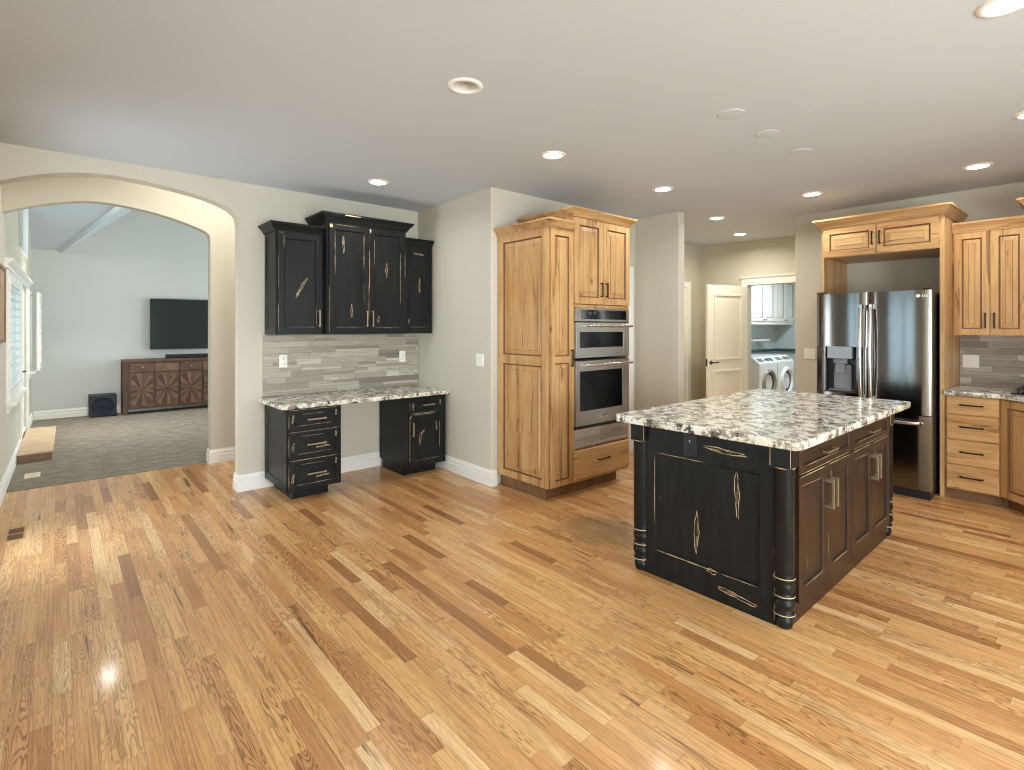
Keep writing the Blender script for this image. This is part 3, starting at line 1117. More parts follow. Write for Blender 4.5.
LL = ['lit recessed light over the floor before the oven cabinet',
      'lit recessed light in front of the black upper desk cabinets',
      'lit recessed light just right of the oven cabinet crown',
      'lit recessed light in front of the fridge surround, left of centre',
      'lit recessed light above the honey wall cabinets right of the fridge',
      'lit recessed light at the hall entrance, larger of the two there',
      'lit recessed light deepest in the hall, nearest the laundry door',
      'lit recessed light cut by the top edge of the photo',
      'lit recessed light cut by the right edge of the photo']
for (x, y), s in zip(LIT, LL):
    downlight(x, y, s, True, 'recessed ceiling lights', power=2.0 if x > 5.7 else 1.0)
downlight(*OFF, 'unlit recessed light with an open can, nearest ceiling centre left', False, 'recessed ceiling lights')
# ceiling light high in the vault of the living room (its glint shows on the oak floor)
lx, ly = .535, 9.2
t = thing('vault_light', 'lamp on the living room vault, behind the arch head', 'ceiling light', (lx, ly, zA(ly) - .02))
mb = MB(); mb.lathe([(.07, .0), (.09, -.012), (.10, .02)], seg=24); mb.build('trim_ring', M['trim'], t)
mb = MB(); mb.lathe([(0, -.016), (.065, -.014), (.07, -.006)], seg=24, caps=False); mb.build('lens', emit('vault_lens', (1, .95, .85, 1), 160), t)
area('lamp_light', (0, 0, -.03), (0, 0, 0), .14, 22, (1, .96, .9), 'DISK', parent=t, spread=1.5)
# added lamp, stands in for the laundry room's unseen daylight
t = thing('laundry_fill_lamp', 'added round ceiling lamp standing in for laundry room daylight', 'ceiling light', (9.2, 3.1, 2.6))
mb = MB(); mb.lathe([(.17, 0), (.17, -.03), (.15, -.06), (0, -.075)], seg=32, caps=False); mb.build('shade', emit('laundry_fill_shade', (.9, .96, 1, 1), 2), t)
area('lamp_light', (0, 0, -.10), (0, 0, 0), .3, 34, (.82, .93, 1.0), 'DISK', parent=t)

# three blank round covers over the island
CV = [('blank round ceiling cover nearest the camera, above the island', 3.046, 1.498), ('blank round ceiling cover, middle of the three above the island', 3.541, 1.496), ('blank round ceiling cover farthest of the three above the island', 4.087, 1.492)]
for s, x, y in CV:
    mb = MB(); mb.lathe([(.078, 0), (.077, -.002), (.070, -.0035), (.0, -.004)], 0, 0, 0, 32, caps=False)
    o = mb.build('ceiling_cover', M['ceil']); o.location = (x, y, CEIL); tag(o, s, 'ceiling cover', 'blank ceiling covers')

# ================================================================ BLACK DESK
BM = [M['black'], M['black'], M['worn']]


def black_upper(label, x0, x1, yf, z0, z1, kind):
    """wall cabinet on the desk wall; crown on top"""
    W, D = x1 - x0, 5.046 - yf
    t = thing('wall_cabinet', label, 'cabinet', (x0, yf, z0), 0, 'black wall cabinets over the desk')
    H_ = z1 - z0
    mb = MB()
    mb.box(0.012 if kind == 'left' else 0, W, .0, D, 0, H_)
    if kind == 'left':
        mb.M = Matrix.Translation((.012, D, 0)) @ Matrix.Rotation(-PI / 2, 4, 'Z')
        framed(mb, 0, D - .001, 0, H_, .012, .05, 'shaker')
        mb.M = None
    mb.build('cabinet_box', BM, t, .0012)
    nd = 2 if kind == 'center' else 1
    g = .016
    dw = (W - 2 * g) / nd
    for k in range(nd):
        mb = MB()
        a, b = g + k * dw + .0015, g + (k + 1) * dw - .0015
        framed(mb, a, b, .012, H_ - .03, .02, .052, 'shaker')
        yp, yf_ = -.0095, -.0204
        if kind == 'left':
            gouge(mb, a + .21, .43, .20, .022, 1.05, yp)
            gouge(mb, a + .17, .36, .09, .014, 1.15, yp)
            rub(mb, a + .002, .02, a + .002, .28, yf_); rub(mb, a + .003, .40, a + .002, .7, yf_, .001)
            rub(mb, a + .05, .75, a + .05, H_ - .05, yf_); rub(mb, b - .05, .07, b - .052, .25, yf_, .001)
            rub(mb, a + .004, H_ - .035, a + .05, H_ - .035, yf_); rub(mb, a + .06, .065, b - .06, .066, yf_, .001)
        elif kind == 'center' and k == 0:
            gouge(mb, a + .135, H_ - .21, .17, .020, 1.62, yp); gouge(mb, a + .215, .22, .14, .017, 1.57, yp)
            rub(mb, a + .052, .55, a + .052, H_ - .09, yf_); rub(mb, b - .052, .62, b - .052, H_ - .1, yf_); rub(mb, b - .052, .3, b - .052, .48, yf_, .001)
            rub(mb, a + .002, .01, a + .002, .45, yf_, .0016); rub(mb, b - .002, .15, b - .002, .5, yf_, .0016); rub(mb, a + .06, .065, b - .06, .064, yf_, .0012)
            patch(mb, a + .017, H_ - .052, .03, .036, yf_); rub(mb, a + .04, H_ - .036, b - .1, H_ - .036, yf_, .0016)
        elif kind == 'center':
            gouge(mb, a + .185, .62, .15, .017, 1.57, yp); gouge(mb, a + .10, .14, .07, .022, 1.5, yp)
            rub(mb, a + .052, .65, a + .052, H_ - .13, yf_, .0016); rub(mb, b - .052, .30, b - .052, .8, yf_); rub(mb, a + .003, .4, a + .002, .8, yf_)
            rub(mb, a + .01, H_ - .08, a + .012, H_ - .034, yf_, .012); rub(mb, b - .003, .55, b - .003, .8, yf_); rub(mb, b - .05, .06, a + .06, .065, yf_, .001)
        else:
            gouge(mb, a + .18, .50, .16, .014, 1.57, yp); gouge(mb, a + .17, H_ - .10, .13, .014, -.1, yp)
            rub(mb, a + .003, .5, a + .004, .72, yf_); rub(mb, a + .06, .065, b - .06, .066, yf_, .001); gouge(mb, a + .05, .13, .05, .012, 1.4, yf_)
        d = mb.build('door', BM, t)
        if kind == 'left':
            bar_pull('handle', M['pewter'], d, b - .028, .145, .15)
        elif kind == 'center':
            bar_pull('handle', M['pewter'], d, b - .028 if k == 0 else a + .028, .145, .15)
        mb = MB()
    if kind == 'left':
        crown(mb, [(0, D), (0, -.0), (W, -.0)], H_ - .022)
    elif kind == 'center':
        crown(mb, [(0, D), (0, 0), (W, 0), (W, D)], H_ - .022, h=.086, out=.062)
    else:
        crown(mb, [(0, 0), (W - .004, 0)], H_ - .022, out=.05)
    if kind == 'center':
        mb.add([(.15, -.0625, H_ + .045), (.30, -.0625, H_ + .048), (.30, -.0625, H_ + .052), (.15, -.0625, H_ + .056)], [(0, 1, 2, 3)], 2)
    mb.build('crown', BM, t, .0012)
    return t


black_upper('narrow left black wall cabinet with one shaker door and exposed side panel', 1.415, 1.832, 4.74, 1.386, 2.31, 'left')
black_upper('tall double door black wall cabinet in the middle over the desk', 1.834, 2.640, 4.66, 1.386, 2.425, 'center')
black_upper('narrow right black wall cabinet tucked into the wall corner', 2.642, 2.998, 4.74, 1.386, 2.31, 'right')

# drawer base
t = thing('desk_drawer_cabinet', 'distressed black three drawer desk cabinet under the left counter end', 'cabinet', (1.41, 4.44, 0))
W, D, ZT = .462, .585, .776
mb = MB()
mb.box(.012, W, 0, D, .09, ZT)
mb.M = Matrix.Translation((.012, D, 0)) @ Matrix.Rotation(-PI / 2, 4, 'Z')
framed(mb, 0, D, .09, ZT, .012, .06, 'shaker')
gouge(mb, D - .16, .26, .10, .012, 1.5, -.0008)
rub(mb, D - .003, .15, D - .003, .6, -.0124, .0016)
mb.M = None
mb.build('cabinet_box', BM, t, .0012)
mb = MB(); mb.box(.075, W - .075, .095, D - .02, 0, .09); rub(mb, .077, .004, .077, .085, .0945, .0015); mb.build('toe_kick', BM, t)
for (za, zb_) in ((.592, .766), (.357, .583), (.10, .348)):
    mb = MB()
    framed(mb, .015, W - .006, za, zb_, .02, .045, 'shaker', rail=.038)
    yf_, yp = -.0204, -.0095
    rub(mb, .016, zb_ - .002, W - .03, zb_ - .002, yf_, .002)
    rub(mb, .016, za + .02, .016, zb_ - .03, yf_, .0016)
    gouge(mb, .05, za + .1, .08, .014, 1.4, yf_)
    rub(mb, .08, za + .04, W - .08, za + .042, yf_, .0014)
    rub(mb, .11, zb_ - .04, W - .15, zb_ - .04, yf_, .0014)
    if za < .4:
        gouge(mb, .30, (za + zb_) / 2 - .035, .12, .012, .05, yp)
    gouge(mb, W - .05, zb_ - .05, .05, .012, 1.5, yf_)
    d = mb.build('drawer', BM, t)
    bar_pull('handle', M['pewter'], d, W / 2 + .01, (za + zb_) / 2, .16, False)

# door base
t = thing('desk_door_cabinet', 'distressed black desk cabinet with drawer over door, at the wall corner', 'cabinet', (2.54, 4.45, 0))
W, D = .435, .575
mb = MB()
mb.prism_y([(0, .09), (W, .09), (W, ZT), (0, ZT)], 0, D)
gouge(mb, 0, 0, .001, .0001, 0, -.001)
mb.build('cabinet_box', BM, t, .0012)
mb = MB(); mb.box(.004, W - .06, .095, D - .06, 0, .09); mb.build('toe_kick', BM, t)
mb = MB(); framed(mb, .012, W - .03, .61, .765, .02, .045, 'shaker', rail=.036)
rub(mb, .02, .612, W - .12, .612, -.0204, .002); gouge(mb, .05, .68, .07, .012, 1.5, -.0204); gouge(mb, W - .075, .70, .06, .012, 1.6, -.0204)
rub(mb, .013, .63, .013, .74, -.0204, .0016)
d = mb.build('drawer', BM, t); bar_pull('handle', M['pewter'], d, W / 2 + .0, .69, .13, False)
mb = MB(); framed(mb, .012, W - .03, .10, .60, .02, .055, 'shaker')
gouge(mb, .135, .36, .13, .02, 1.45, -.0095); gouge(mb, .165, .42, .06, .012, .9, -.0095); gouge(mb, W - .12, .47, .12, .012, 1.65, -.0204)
rub(mb, .014, .14, .014, .56, -.0204, .002); rub(mb, W - .085, .25, W - .085, .52, -.0204, .0018); rub(mb, .06, .598, W - .15, .598, -.0204, .002)
rub(mb, .07, .155, W - .09, .155, -.0204, .0012); rub(mb, .014, .56, .03, .596, -.0204, .006)
d = mb.build('door', BM, t); bar_pull('handle', M['pewter'], d, .042, .46, .13)

mb = MB(); mb.prism([(1.362, 4.395), (2.992, 4.395), (3.006, 5.045), (1.362, 5.045)], .777, .814)
o = mb.build('desk_countertop', M['granite'], None, .006, 3); tag(o, 'long speckled granite desktop across the two black desk cabinets', 'countertop')
mb = MB(); mb.box(1.398, 3.009, 5.036, 5.048, .815, 1.384)
o = mb.build('stone_backsplash', M['tile_x']); tag(o, 'grey stacked stone backsplash between the black uppers and granite desktop', 'backsplash')


def outlet(label, loc, rotz, wide=.072, high=.118, kind='outlet', dark=False, group='white wall plates'):
    cat = 'outlet' if kind == 'outlet' else 'light switch'
    t = thing('wall_outlet' if kind == 'outlet' else 'light_switch', label, cat, loc, rotz, group)
    m0 = M['dark'] if dark else M['white_plastic']
    mb = MB(); mb.box(-wide / 2, wide / 2, -.006, 0, -high / 2, high / 2); mb.build('plate', m0, t, .003, 3)
    nn = max(1, round(wide / .072)) if kind != 'outlet' else 1
    for k in range(nn):
        xc = (k - (nn - 1) / 2) * .046
        if kind == 'outlet':
            for s in (-1, 1):
                mb = MB(); mb.lathe([(.016, 0), (.016, -.003), (0, -.003)], xc, -.006, s * .026, 16, axis='y', caps=False)
                for q in (-.006, .006):
                    mb.box(xc + q - .001, xc + q + .001, -.0095, -.009, s * .026 - .004, s * .026 + .006, 1)
                mb.build('socket', [m0, M['switch_dark']], t)
        else:
            mb = MB(); mb.box(xc - .017, xc + .017, -.010, -.006, -.033, .033); mb.add([(xc - .015, -.010, -.03), (xc + .015, -.010, -.03), (xc + .015, -.014, .03), (xc - .015, -.014, .03)], [(0, 1, 2, 3)])
            mb.build('rocker', M['white_plastic'], t, .001)
    return t


outlet('white outlet at the left end of the desk stone backsplash', (1.574, 5.038, 1.137), 0)
outlet('white outlet at the right end of the desk stone backsplash', (2.81, 5.038, 1.134), 0)
outlet('double light switch on the blank wall left of the oven cabinet', (2.984, 3.88, 1.143), -PI / 2 - .024, .118, .118, 'switch')
outlet('light switch plate on the wall end just left of the refrigerator', (6.40, 2.235, 1.15), -PI / 2, .118, .118, 'switch')
outlet('double white outlet plate on the right backsplash beside the fridge panel', (6.388, .855, 1.135), -PI / 2, .118, .118, 'switch')

# ================================================================ PANTRY + OVEN CABINET
WM = [M['wood_z'], M['glaze']]
WMX = [M['wood_x'], M['glaze']]
t = thing('pantry_cabinet', 'tall narrow honey wood pantry cabinet with raised panel side, beside the ovens', 'cabinet', (3.05, 3.05, 0))
W, D = .284, .652
mb = MB()
mb.box(.02, W, 0, D, .11, 2.31)
mb.M = Matrix.Translation((.02, D, 0)) @ Matrix.Rotation(-PI / 2, 4, 'Z')
framed(mb, 0, D, .11, 2.31, .02, .078, 'raised', splits=((1.125, 1.205),), zb=.06, zt=.095)
mb.M = None
mb.build('side_panel', WM, t, .001)
mb = MB()
framed(mb, .018, W - .004, .118, 2.265, .02, .045, 'raised', splits=((1.15, 1.205),))
d = mb.build('door', WM, t)
bar_pull('handle', M['bronze'], d, W - .03, 1.188, .145)
mb = MB()
for k in range(3):
    mb.box(.004 + .005 * k, .007 + .005 * k, -.004, .001, .12, 2.30, k % 2)
mb.build('corner_bead', WM, t)
mb = MB(); mb.box(.035, W, .06, D, 0, .11); mb.build('toe_kick', M['toe'], t)
mb = MB(); crown(mb, [(0, D), (0, -.02), (W - .004, -.02)], 2.285, h=.062, out=.05); mb.build('crown', WMX, t)

t = thing('oven_cabinet', 'tall honey wood cabinet housing the two wall ovens', 'cabinet', (3.335, 3.035, 0))
W, D = .783, .66
mb = MB()
mb.box(0, .014, 0, D, .11, 2.43); mb.box(W - .014, W, 0, D, .11, 2.43)
mb.box(.014, W - .014, 0, D, 2.385, 2.43); mb.box(.014, W - .014, .0, D, 1.622, 1.65)
mb.box(.014, W - .014, .012, D, .385, .402); mb.box(.014, W - .014, .0, D, .11, .13); mb.box(.014, W - .014, .0, D, 2.0, 2.02)
mb.box(.014, W - .014, D - .01, D, .13, 2.385)
mb.box(.014, W - .014, .02, D - .01, .5605, .566)
mb.build('cabinet_box', WM, t, .001)
mb = MB(); mb.box(.0, W - .09, .075, D, 0, .11); mb.build('toe_kick', M['toe'], t)
for k, (a, b) in enumerate(((.006, .382), (.387, W - .008))):
    mb = MB(); framed(mb, a, b, 1.655, 2.395, .02, .056, 'raised'); d = mb.build('door', WM, t)
    bar_pull('handle', M['bronze'], d, b - .033 if k == 0 else a + .033, 1.785, .13, True, w=.012)
mb = MB(); slab(mb, .008, W - .008, .132, .384); d = mb.build('drawer', WMX, t)
bar_pull('handle', M['bronze'], d, W / 2 - .01, .272, .16, False)
mb = MB(); mb.box(.014, W - .014, .0, .02, .404, .560); mb.build('tile_insert', M['tile_x'], t)
mb = MB(); crown(mb, [(0, D), (0, -.012), (W, -.012), (W, D)], 2.405, h=.07, out=.055); mb.build('crown', WMX, t)

# microwave over oven
OX0, OX1 = .016, W - .016
t = thing('built_in_microwave', 'stainless built-in microwave with black control strip, above the larger oven', 'microwave', (3.335, 3.035, 1.17))
mb = MB(); mb.box(OX0 + .005, OX1 - .005, .012, .50, .01, .447); mb.build('body', M['dark'], t)
mb = MB()
mb.box(OX0, OX1, -.02, .01, .333, .448)
mb.build('control_panel', M['steel'], t, .002)
mb = MB(); mb.box(OX0 + .065, OX1 - .045, -.022, -.0201, .350, .434)
gl = mb.build('display', M['glass_black'], t)
mb = MB()
mb.box(OX0, OX1, -.012, .01, .322, .332); mb.build('vent_slot', M['dark'], t)
mb = MB()
a, b, z0, z1 = OX0, OX1, .012, .321
wx0, wx1, wz0, wz1 = OX0 + .05, OX1 - .09, .10, .238
mb.box(a, wx0, -.022, .01, z0, z1); mb.box(wx1, b, -.022, .01, z0, z1); mb.box(wx0, wx1, -.022, .01, z0, wz0); mb.box(wx0, wx1, -.022, .01, wz1, z1)
d = mb.build('door', M['steel'], t, .002)
mb = MB(); mb.box(wx0, wx1, -.016, .005, wz0, wz1); mb.build('window', M['oven_glass'], d)


def oven_handle(parent, z):
    mb = MB()
    mb.tube((OX0 + .085, -.062, z), (OX1 - .005, -.062, z), .0115, 16)
    for xx in (OX0 + .10, OX1 - .03):
        mb.box(xx - .012, xx + .012, -.062, -.02, z - .009, z + .009)
    mb.build('handle', M['handle_steel'], parent)


oven_handle(d, .293)
t = thing('wall_oven', 'large stainless wall oven with black window, below the microwave', 'oven', (3.335, 3.035, .568))
mb = MB(); mb.box(OX0 + .005, OX1 - .005, .012, .55, .0, .597); mb.build('body', M['dark'], t)
mb = MB(); mb.box(OX0, OX1, -.008, .01, 0, .022); mb.build('bottom_vent', M['dark'], t)
mb = MB()
z0, z1 = .026, .588
wx0, wx1, wz0, wz1 = OX0 + .052, OX1 - .10, .150, .498
mb.box(OX0, wx0, -.022, .01, z0, z1); mb.box(wx1, OX1, -.022, .01, z0, z1); mb.box(wx0, wx1, -.022, .01, z0, wz0); mb.box(wx0, wx1, -.022, .01, wz1, z1)
d = mb.build('door', M['steel'], t, .002)
mb = MB(); mb.box(wx0, wx1, -.016, .005, wz0, wz1); mb.build('window', M['oven_glass'], d)
oven_handle(d, .552)


def text_mesh(s, size, name, mat, parent, M4, depth=.0012):
    cu = bpy.data.curves.new('lettering', 'FONT')
    cu.body = s
    cu.size = size
    cu.extrude = depth
    cu.align_x = 'CENTER'
    cu.align_y = 'CENTER'
    ob = bpy.data.objects.new('lettering', cu)
    C.objects.link(ob)
    dg = bpy.context.evaluated_depsgraph_get()
    me = bpy.data.meshes.new_from_object(ob.evaluated_get(dg))
    bpy.data.objects.remove(ob)
    me.materials.clear()
    me.materials.append(mat)
    me.transform(M4)
    o = bpy.data.objects.new(name, me)
    C.objects.link(o)
    o.parent = parent
    return o


UP = Matrix.Rotation(PI / 2, 4, 'X')
mb = MB(); mb.box(.330, .445, -.0245, -.022, .078, .108); bd = mb.build('badge', M['handle_steel'], t)
text_mesh('KitchenAid', .020, 'badge_lettering', M['dark'], bd, Matrix.Translation((.3875, -.025, .093)) @ UP, .0006)

# ================================================================ ISLAND
IX, IY = 2.63, 1.03
t = thing('kitchen_island', 'black distressed kitchen island with turned corner posts under granite', 'kitchen island', (IX, IY, 0))
LX, LY, ZI = 1.755, .835, .873
mb = MB()
mb.box(.03, LX, .0, LY, 0.0, ZI)
mb.build('cabinet_box', BM, t, .001)
# end panel facing the room
mb = MB()
mb.M = Matrix.Translation((.03, LY, 0)) @ Matrix.Rotation(-PI / 2, 4, 'Z')
framed(mb, .035, LY - .045, 0.0, ZI, .028, .075, 'shaker', zb=.155, zt=.155)
fw = LY - .045
yf_, yp = -.0284, -.0175
# big scuffs, measured on the photographed panel
gouge(mb, LY - .236, .585, .255, .026, 1.60, yp)
gouge(mb, LY - .465, .325, .255, .026, 1.54, yp)
gouge(mb, .535, .80, .25, .022, -.05, yf_)
gouge(mb, LY - .235, .066, .22, .02, -.12, yf_)
gouge(mb, LY - .37, .148, .06, .03, -.1, yf_)
rub(mb, .115, .153, .5, .152, yf_, .003); rub(mb, .52, .152, LY - .13, .153, yf_, .0018); rub(mb, .112, .30, .112, .69, yf_, .002)
rub(mb, .135, .72, .42, .72, yf_, .0018); rub(mb, .037, .02, .037, .80, yf_, .0016); rub(mb, fw - .002, .02, fw - .002, .86, yf_, .0016)
rub(mb, fw - .004, .30, fw - .004, .42, yf_, .004)
mb.M = None
mb.build('end_panel', BM, t)
# outlet on the end panel
mb = MB(); mb.M = Matrix.Translation((.03 - .028, LY, 0)) @ Matrix.Rotation(-PI / 2, 4, 'Z')
mb.box(.302, .380, -.006, 0, .742, .858)
for s in (-1, 1):
    mb.lathe([(.016, 0), (.016, -.003), (0, -.003)], 0.341, -.006, .80 + s * .024, 16, axis='y', caps=False)
mb.box(.338, .344, -.010, -.009, .818, .828, 1)
mb.build('outlet', [M['dark'], M['white_plastic']], t, .002)
# corner posts: square block, long quarter-round shaft, turned foot
PR = .047


def post(name, px_, py_):
    mb = MB()
    mb.box(px_ - PR, px_ + PR, py_ - PR, py_ + PR, .775, ZI)
    prof = [(.030, 0), (.036, .006), (.041, .03), (.040, .045), (.032, .055), (.032, .06), (.046, .066), (.047, .075), (.042, .082), (.036, .088), (.045, .10), (.050, .118), (.046, .135), (.036, .142),
            (.048, .148), (.048, .158), (.036, .166), (.043, .178), (.049, .196), (.049, .212), (.042, .226), (.047, .232), (.047, .242), (.042, .25), (.047, .27), (.047, .768), (.048, .772), (.048, .776)]
    mb.lathe(prof, px_, py_, 0, 24)
    for zz in (.062, .150, .236):
        mb.lathe([(.0495, -.002), (.0500, 0), (.0495, .002)], px_, py_, zz + .008, 24, 2, caps=False)
    for sx in (-1, 1):
        vs = [(px_ - PR - .0004, py_ + sx * PR - .0015, .78), (px_ - PR - .0004, py_ + sx * PR + .0015, .78), (px_ - PR - .0004, py_ + sx * PR + .0012, .868), (px_ - PR - .0004, py_ + sx * PR - .0012, .868)]
        mb.add(vs, [(0, 1, 2, 3)], 2)
    mb.lathe([(.0484, 0), (.0488, .0018), (.0484, .0036)], px_, py_, .772, 24, 2, caps=False)
    return mb.build('corner_post', BM, t)


post('p', .028, .012); post('p', .022, LY - .008); post('p', LX - .02, .012); post('p', LX - .02, LY - .008)
# long side facing the kitchen aisle: two bays, each a drawer over two doors
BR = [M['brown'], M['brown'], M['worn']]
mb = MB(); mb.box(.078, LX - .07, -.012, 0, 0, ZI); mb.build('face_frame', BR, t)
X0, X1 = .088, LX - .078
bw = (X1 - X0) / 2
for k in range(2):
    a0 = X0 + k * bw + .004
    a1 = X0 + (k + 1) * bw - .004
    mb = MB(); mb.M = Matrix.Translation((0, -.012, 0))
    framed(mb, a0, a1, .725, .862, .02, .05, 'shaker', rail=.034)
    rub(mb, a0 + .02, .727, a1 - .05, .727, -.0204, .0016); rub(mb, a0 + .1, .76, a1 - .2, .76, -.0204, .001)
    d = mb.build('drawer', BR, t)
    bar_pull('handle', M['pewter'], d, (a0 + a1) / 2, .795, .16, False, y=-.032)
    for q in range(2):
        b0 = a0 + q * (a1 - a0 + .004) / 2
        b1 = b0 + (a1 - a0 - .004) / 2
        mb = MB(); mb.M = Matrix.Translation((0, -.012, 0))
        framed(mb, b0, b1, .105, .715, .02, .06, 'shaker')
        rub(mb, b0 + .01, .713, b1 - .04, .713, -.0204, .002); rub(mb, b0 + .07, .165, b1 - .07, .165, -.0204, .0014)
        if q == 0:
            rub(mb, b0 + .14, .22, b0 + .14, .30, -.0095, .0014); rub(mb, b0 + .02, .67, b1 - .09, .66, -.0204, .001)
        else:
            rub(mb, b0 + .05, .6, b0 + .05, .69, -.0204, .0016); rub(mb, b0 + .004, .2, b0 + .004, .35, -.0204, .0014)
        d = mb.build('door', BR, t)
        bar_pull('handle', M['pewter'], d, b1 - .03 if q == 0 else b0 + .03, .568, .155, True, y=-.032, proj=.042, w=.015)

mb = MB()
pts = [(2.575, .965), (2.60, .94), (4.595, .94), (4.615, .965), (4.615, 1.99), (4.595, 2.01), (2.60, 2.01), (2.575, 1.985)]
mb.prism(pts, .874, .918)
o = mb.build('island_countertop', M['granite'], None, .008, 3); tag(o, 'large white and black speckled granite slab on the island', 'countertop')

# ================================================================ REFRIGERATOR
FX, FY = 5.47, 1.8595
t = thing('refrigerator', 'dark stainless french door refrigerator with ice dispenser, in its wood surround', 'refrigerator', (FX, FY, 0), -PI / 2)
FW = .877
mb = MB(); mb.box(.006, FW - .006, .085, .80, .03, 1.752); mb.build('body', M['dark'], t, .004)


def fridge_front(mb, x0, x1, z0, z1, sag=.014, full=None, d=.075):
    fa, fb = full or (x0, x1)
    n = 14
    pts = []
    for i in range(n + 1):
        x = x0 + (x1 - x0) * i / n
        u = (x - fa) / (fb - fa) * 2 - 1
        y = sag * (abs(u) ** 2.6)
        if abs(u) > .96:
            y += .012 * ((abs(u) - .96) / .04) ** 1.5
        pts.append((x, y))
    pts += [(x1, d), (x0, d)]
    m_ = len(pts)
    vs = [(x, y, z0) for x, y in pts] + [(x, y, z1) for x, y in pts]
    fs = [tuple(reversed(range(m_))), tuple(range(m_, 2 * m_))] + [(i, i + 1, m_ + i + 1, m_ + i) for i in range(n, m_ - 1)] + [(m_ - 1, 0, m_, 2 * m_ - 1)]
    mb.add(vs, fs)
    fv = [(x, y, z0) for x, y in pts[:n + 1]] + [(x, y, z1) for x, y in pts[:n + 1]]
    mb.add(fv, [(i, i + 1, n + 2 + i, n + 1 + i) for i in range(n)], 0, True)


DL = (.003, .4165)
DRr = (.4225, FW - .003)
ZB, ZTp = .708, 1.765
dz0, dz1, dx0, dx1 = .845, 1.272, .085, .340
mb = MB()
fridge_front(mb, *DL, ZB, dz0); fridge_front(mb, *DL, dz1, ZTp)
fridge_front(mb, DL[0], dx0, dz0, dz1, full=DL); fridge_front(mb, dx1, DL[1], dz0, dz1, full=DL)
d = mb.build('door', M['steel_v'], t)
disp = MB()
disp.box(dx0, dx1, .06, .075, dz0, dz1, 0)
disp.box(dx0, dx0 + .012, .002, .06, dz0, dz1 - .11, 0); disp.box(dx1 - .012, dx1, .002, .06, dz0, dz1 - .11, 0)
disp.box(dx0 + .012, dx1 - .012, .004, .06, dz0, dz0 + .02, 0)
dp = disp.build('dispenser_recess', M['dark'], d)
mb = MB(); mb.box(dx0 + .02, dx1 - .03, -.012, .06, dz1 - .112, dz1); mb.build('dispenser_panel', plain('dispenser_silver', rgb(150, 154, 158), .35, .4), d, .004)
mb = MB(); mb.box(dx0 + .06, dx1 - .08, .02, .06, dz1 - .16, dz1 - .112); mb.box(dx0 + .08, dx1 - .10, .012, .035, dz1 - .25, dz1 - .16); mb.box(dx0 + .06, dx1 - .05, .04, .06, dz0 + .03, dz1 - .17)
mb.build('dispenser_paddle', M['grey_plastic'], d, .006)
mb = MB(); mb.box(dx0 + .03, dx1 - .03, -.006, .055, dz0 + .02, dz0 + .03); mb.build('drip_tray', M['grey_plastic'], d, .003)


def bow_handle(x, parent, lean):
    mb = MB()
    n = 16
    z0, z1 = .80, 1.655
    rows = []
    for i in range(n + 1):
        tt = i / n
        z = z0 + (z1 - z0) * tt
        y = -.022 - .042 * math.sin(PI * tt) ** .5
        rows.append((y, z))
    vs = []
    w = .0155
    for y, z in rows:
        vs += [(x - w, y, z), (x - w * .6, y - .010, z), (x + w * .6, y - .010, z), (x + w, y, z), (x + w * .6, y + .010, z), (x - w * .6, y + .010, z)]
    fs = []
    for i in range(n):
        for k in range(6):
            k2 = (k + 1) % 6
            fs.append((i * 6 + k, i * 6 + k2, (i + 1) * 6 + k2, (i + 1) * 6 + k))
    mb.add(vs, fs, 0, True)
    mb.add(vs[:6], [tuple(range(6))]); mb.add(vs[-6:], [tuple(range(6))])
    for z in (z0 + .02, z1 - .02):
        mb.box(x - w * .7, x + w * .7, -.04, .016, z - .02, z + .02)
    mb.build('handle', M['handle_steel'], parent, 0)


bow_handle(DL[1] - .035, d, -1)
mb = MB(); fridge_front(mb, *DRr, ZB, ZTp)
d = mb.build('door', M['steel_v'], t)
bow_handle(DRr[0] + .035, d, 1)
lg = text_mesh('LG', .034, 'logo_lettering', M['white_plastic'], d, Matrix.Translation((FW - .042, .0045, 1.716)) @ UP, .0025)
mb = MB(); mb.lathe([(.015, 0), (.015, -.005), (.012, -.005), (.012, -.0035), (0, -.0035)], FW - .087, .006, 1.716, 24, axis='y', caps=False)
mb.box(FW - .0885, FW - .086, .0, .004, 1.708, 1.724); mb.box(FW - .0885, FW - .080, .0, .004, 1.708, 1.7105)
mb.build('logo_emblem', M['white_plastic'], d)
mb = MB(); fridge_front(mb, .003, FW - .003, .075, ZB - .008, sag=.014)
d = mb.build('freezer_drawer', M['steel_v'], t)
mb = MB()
n = 18
vs = []
for i in range(n + 1):
    tt = i / n
    x = .05 + (FW - .10) * tt
    y = -.02 - .045 * math.sin(PI * tt) ** .45
    w = .0155
    vs += [(x, y, .642 - w), (x, y - .010, .642 - w * .6), (x, y - .010, .642 + w * .6), (x, y, .642 + w), (x, y + .010, .642 + w * .6), (x, y + .010, .642 - w * .6)]
fs = [(i * 6 + k, i * 6 + (k + 1) % 6, (i + 1) * 6 + (k + 1) % 6, (i + 1) * 6 + k) for i in range(n) for k in range(6)]
mb.add(vs, fs, 0, True); mb.add(vs[:6], [tuple(range(6))]); mb.add(vs[-6:], [tuple(range(6))])
for xx in (.07, FW - .07):
    mb.box(xx - .02, xx + .02, -.04, .014, .632, .652)
mb.build('handle', M['handle_steel'], d)
mb = MB(); mb.box(.01, FW - .01, .03, .085, .0, .068); mb.build('base_grille', M['dark'], t)
for xa in (.005, FW - .06):
    mb = MB(); mb.box(xa, xa + .055, .02, .09, 1.766, 1.782); mb.build('hinge_cover', M['dark'], t, .003)

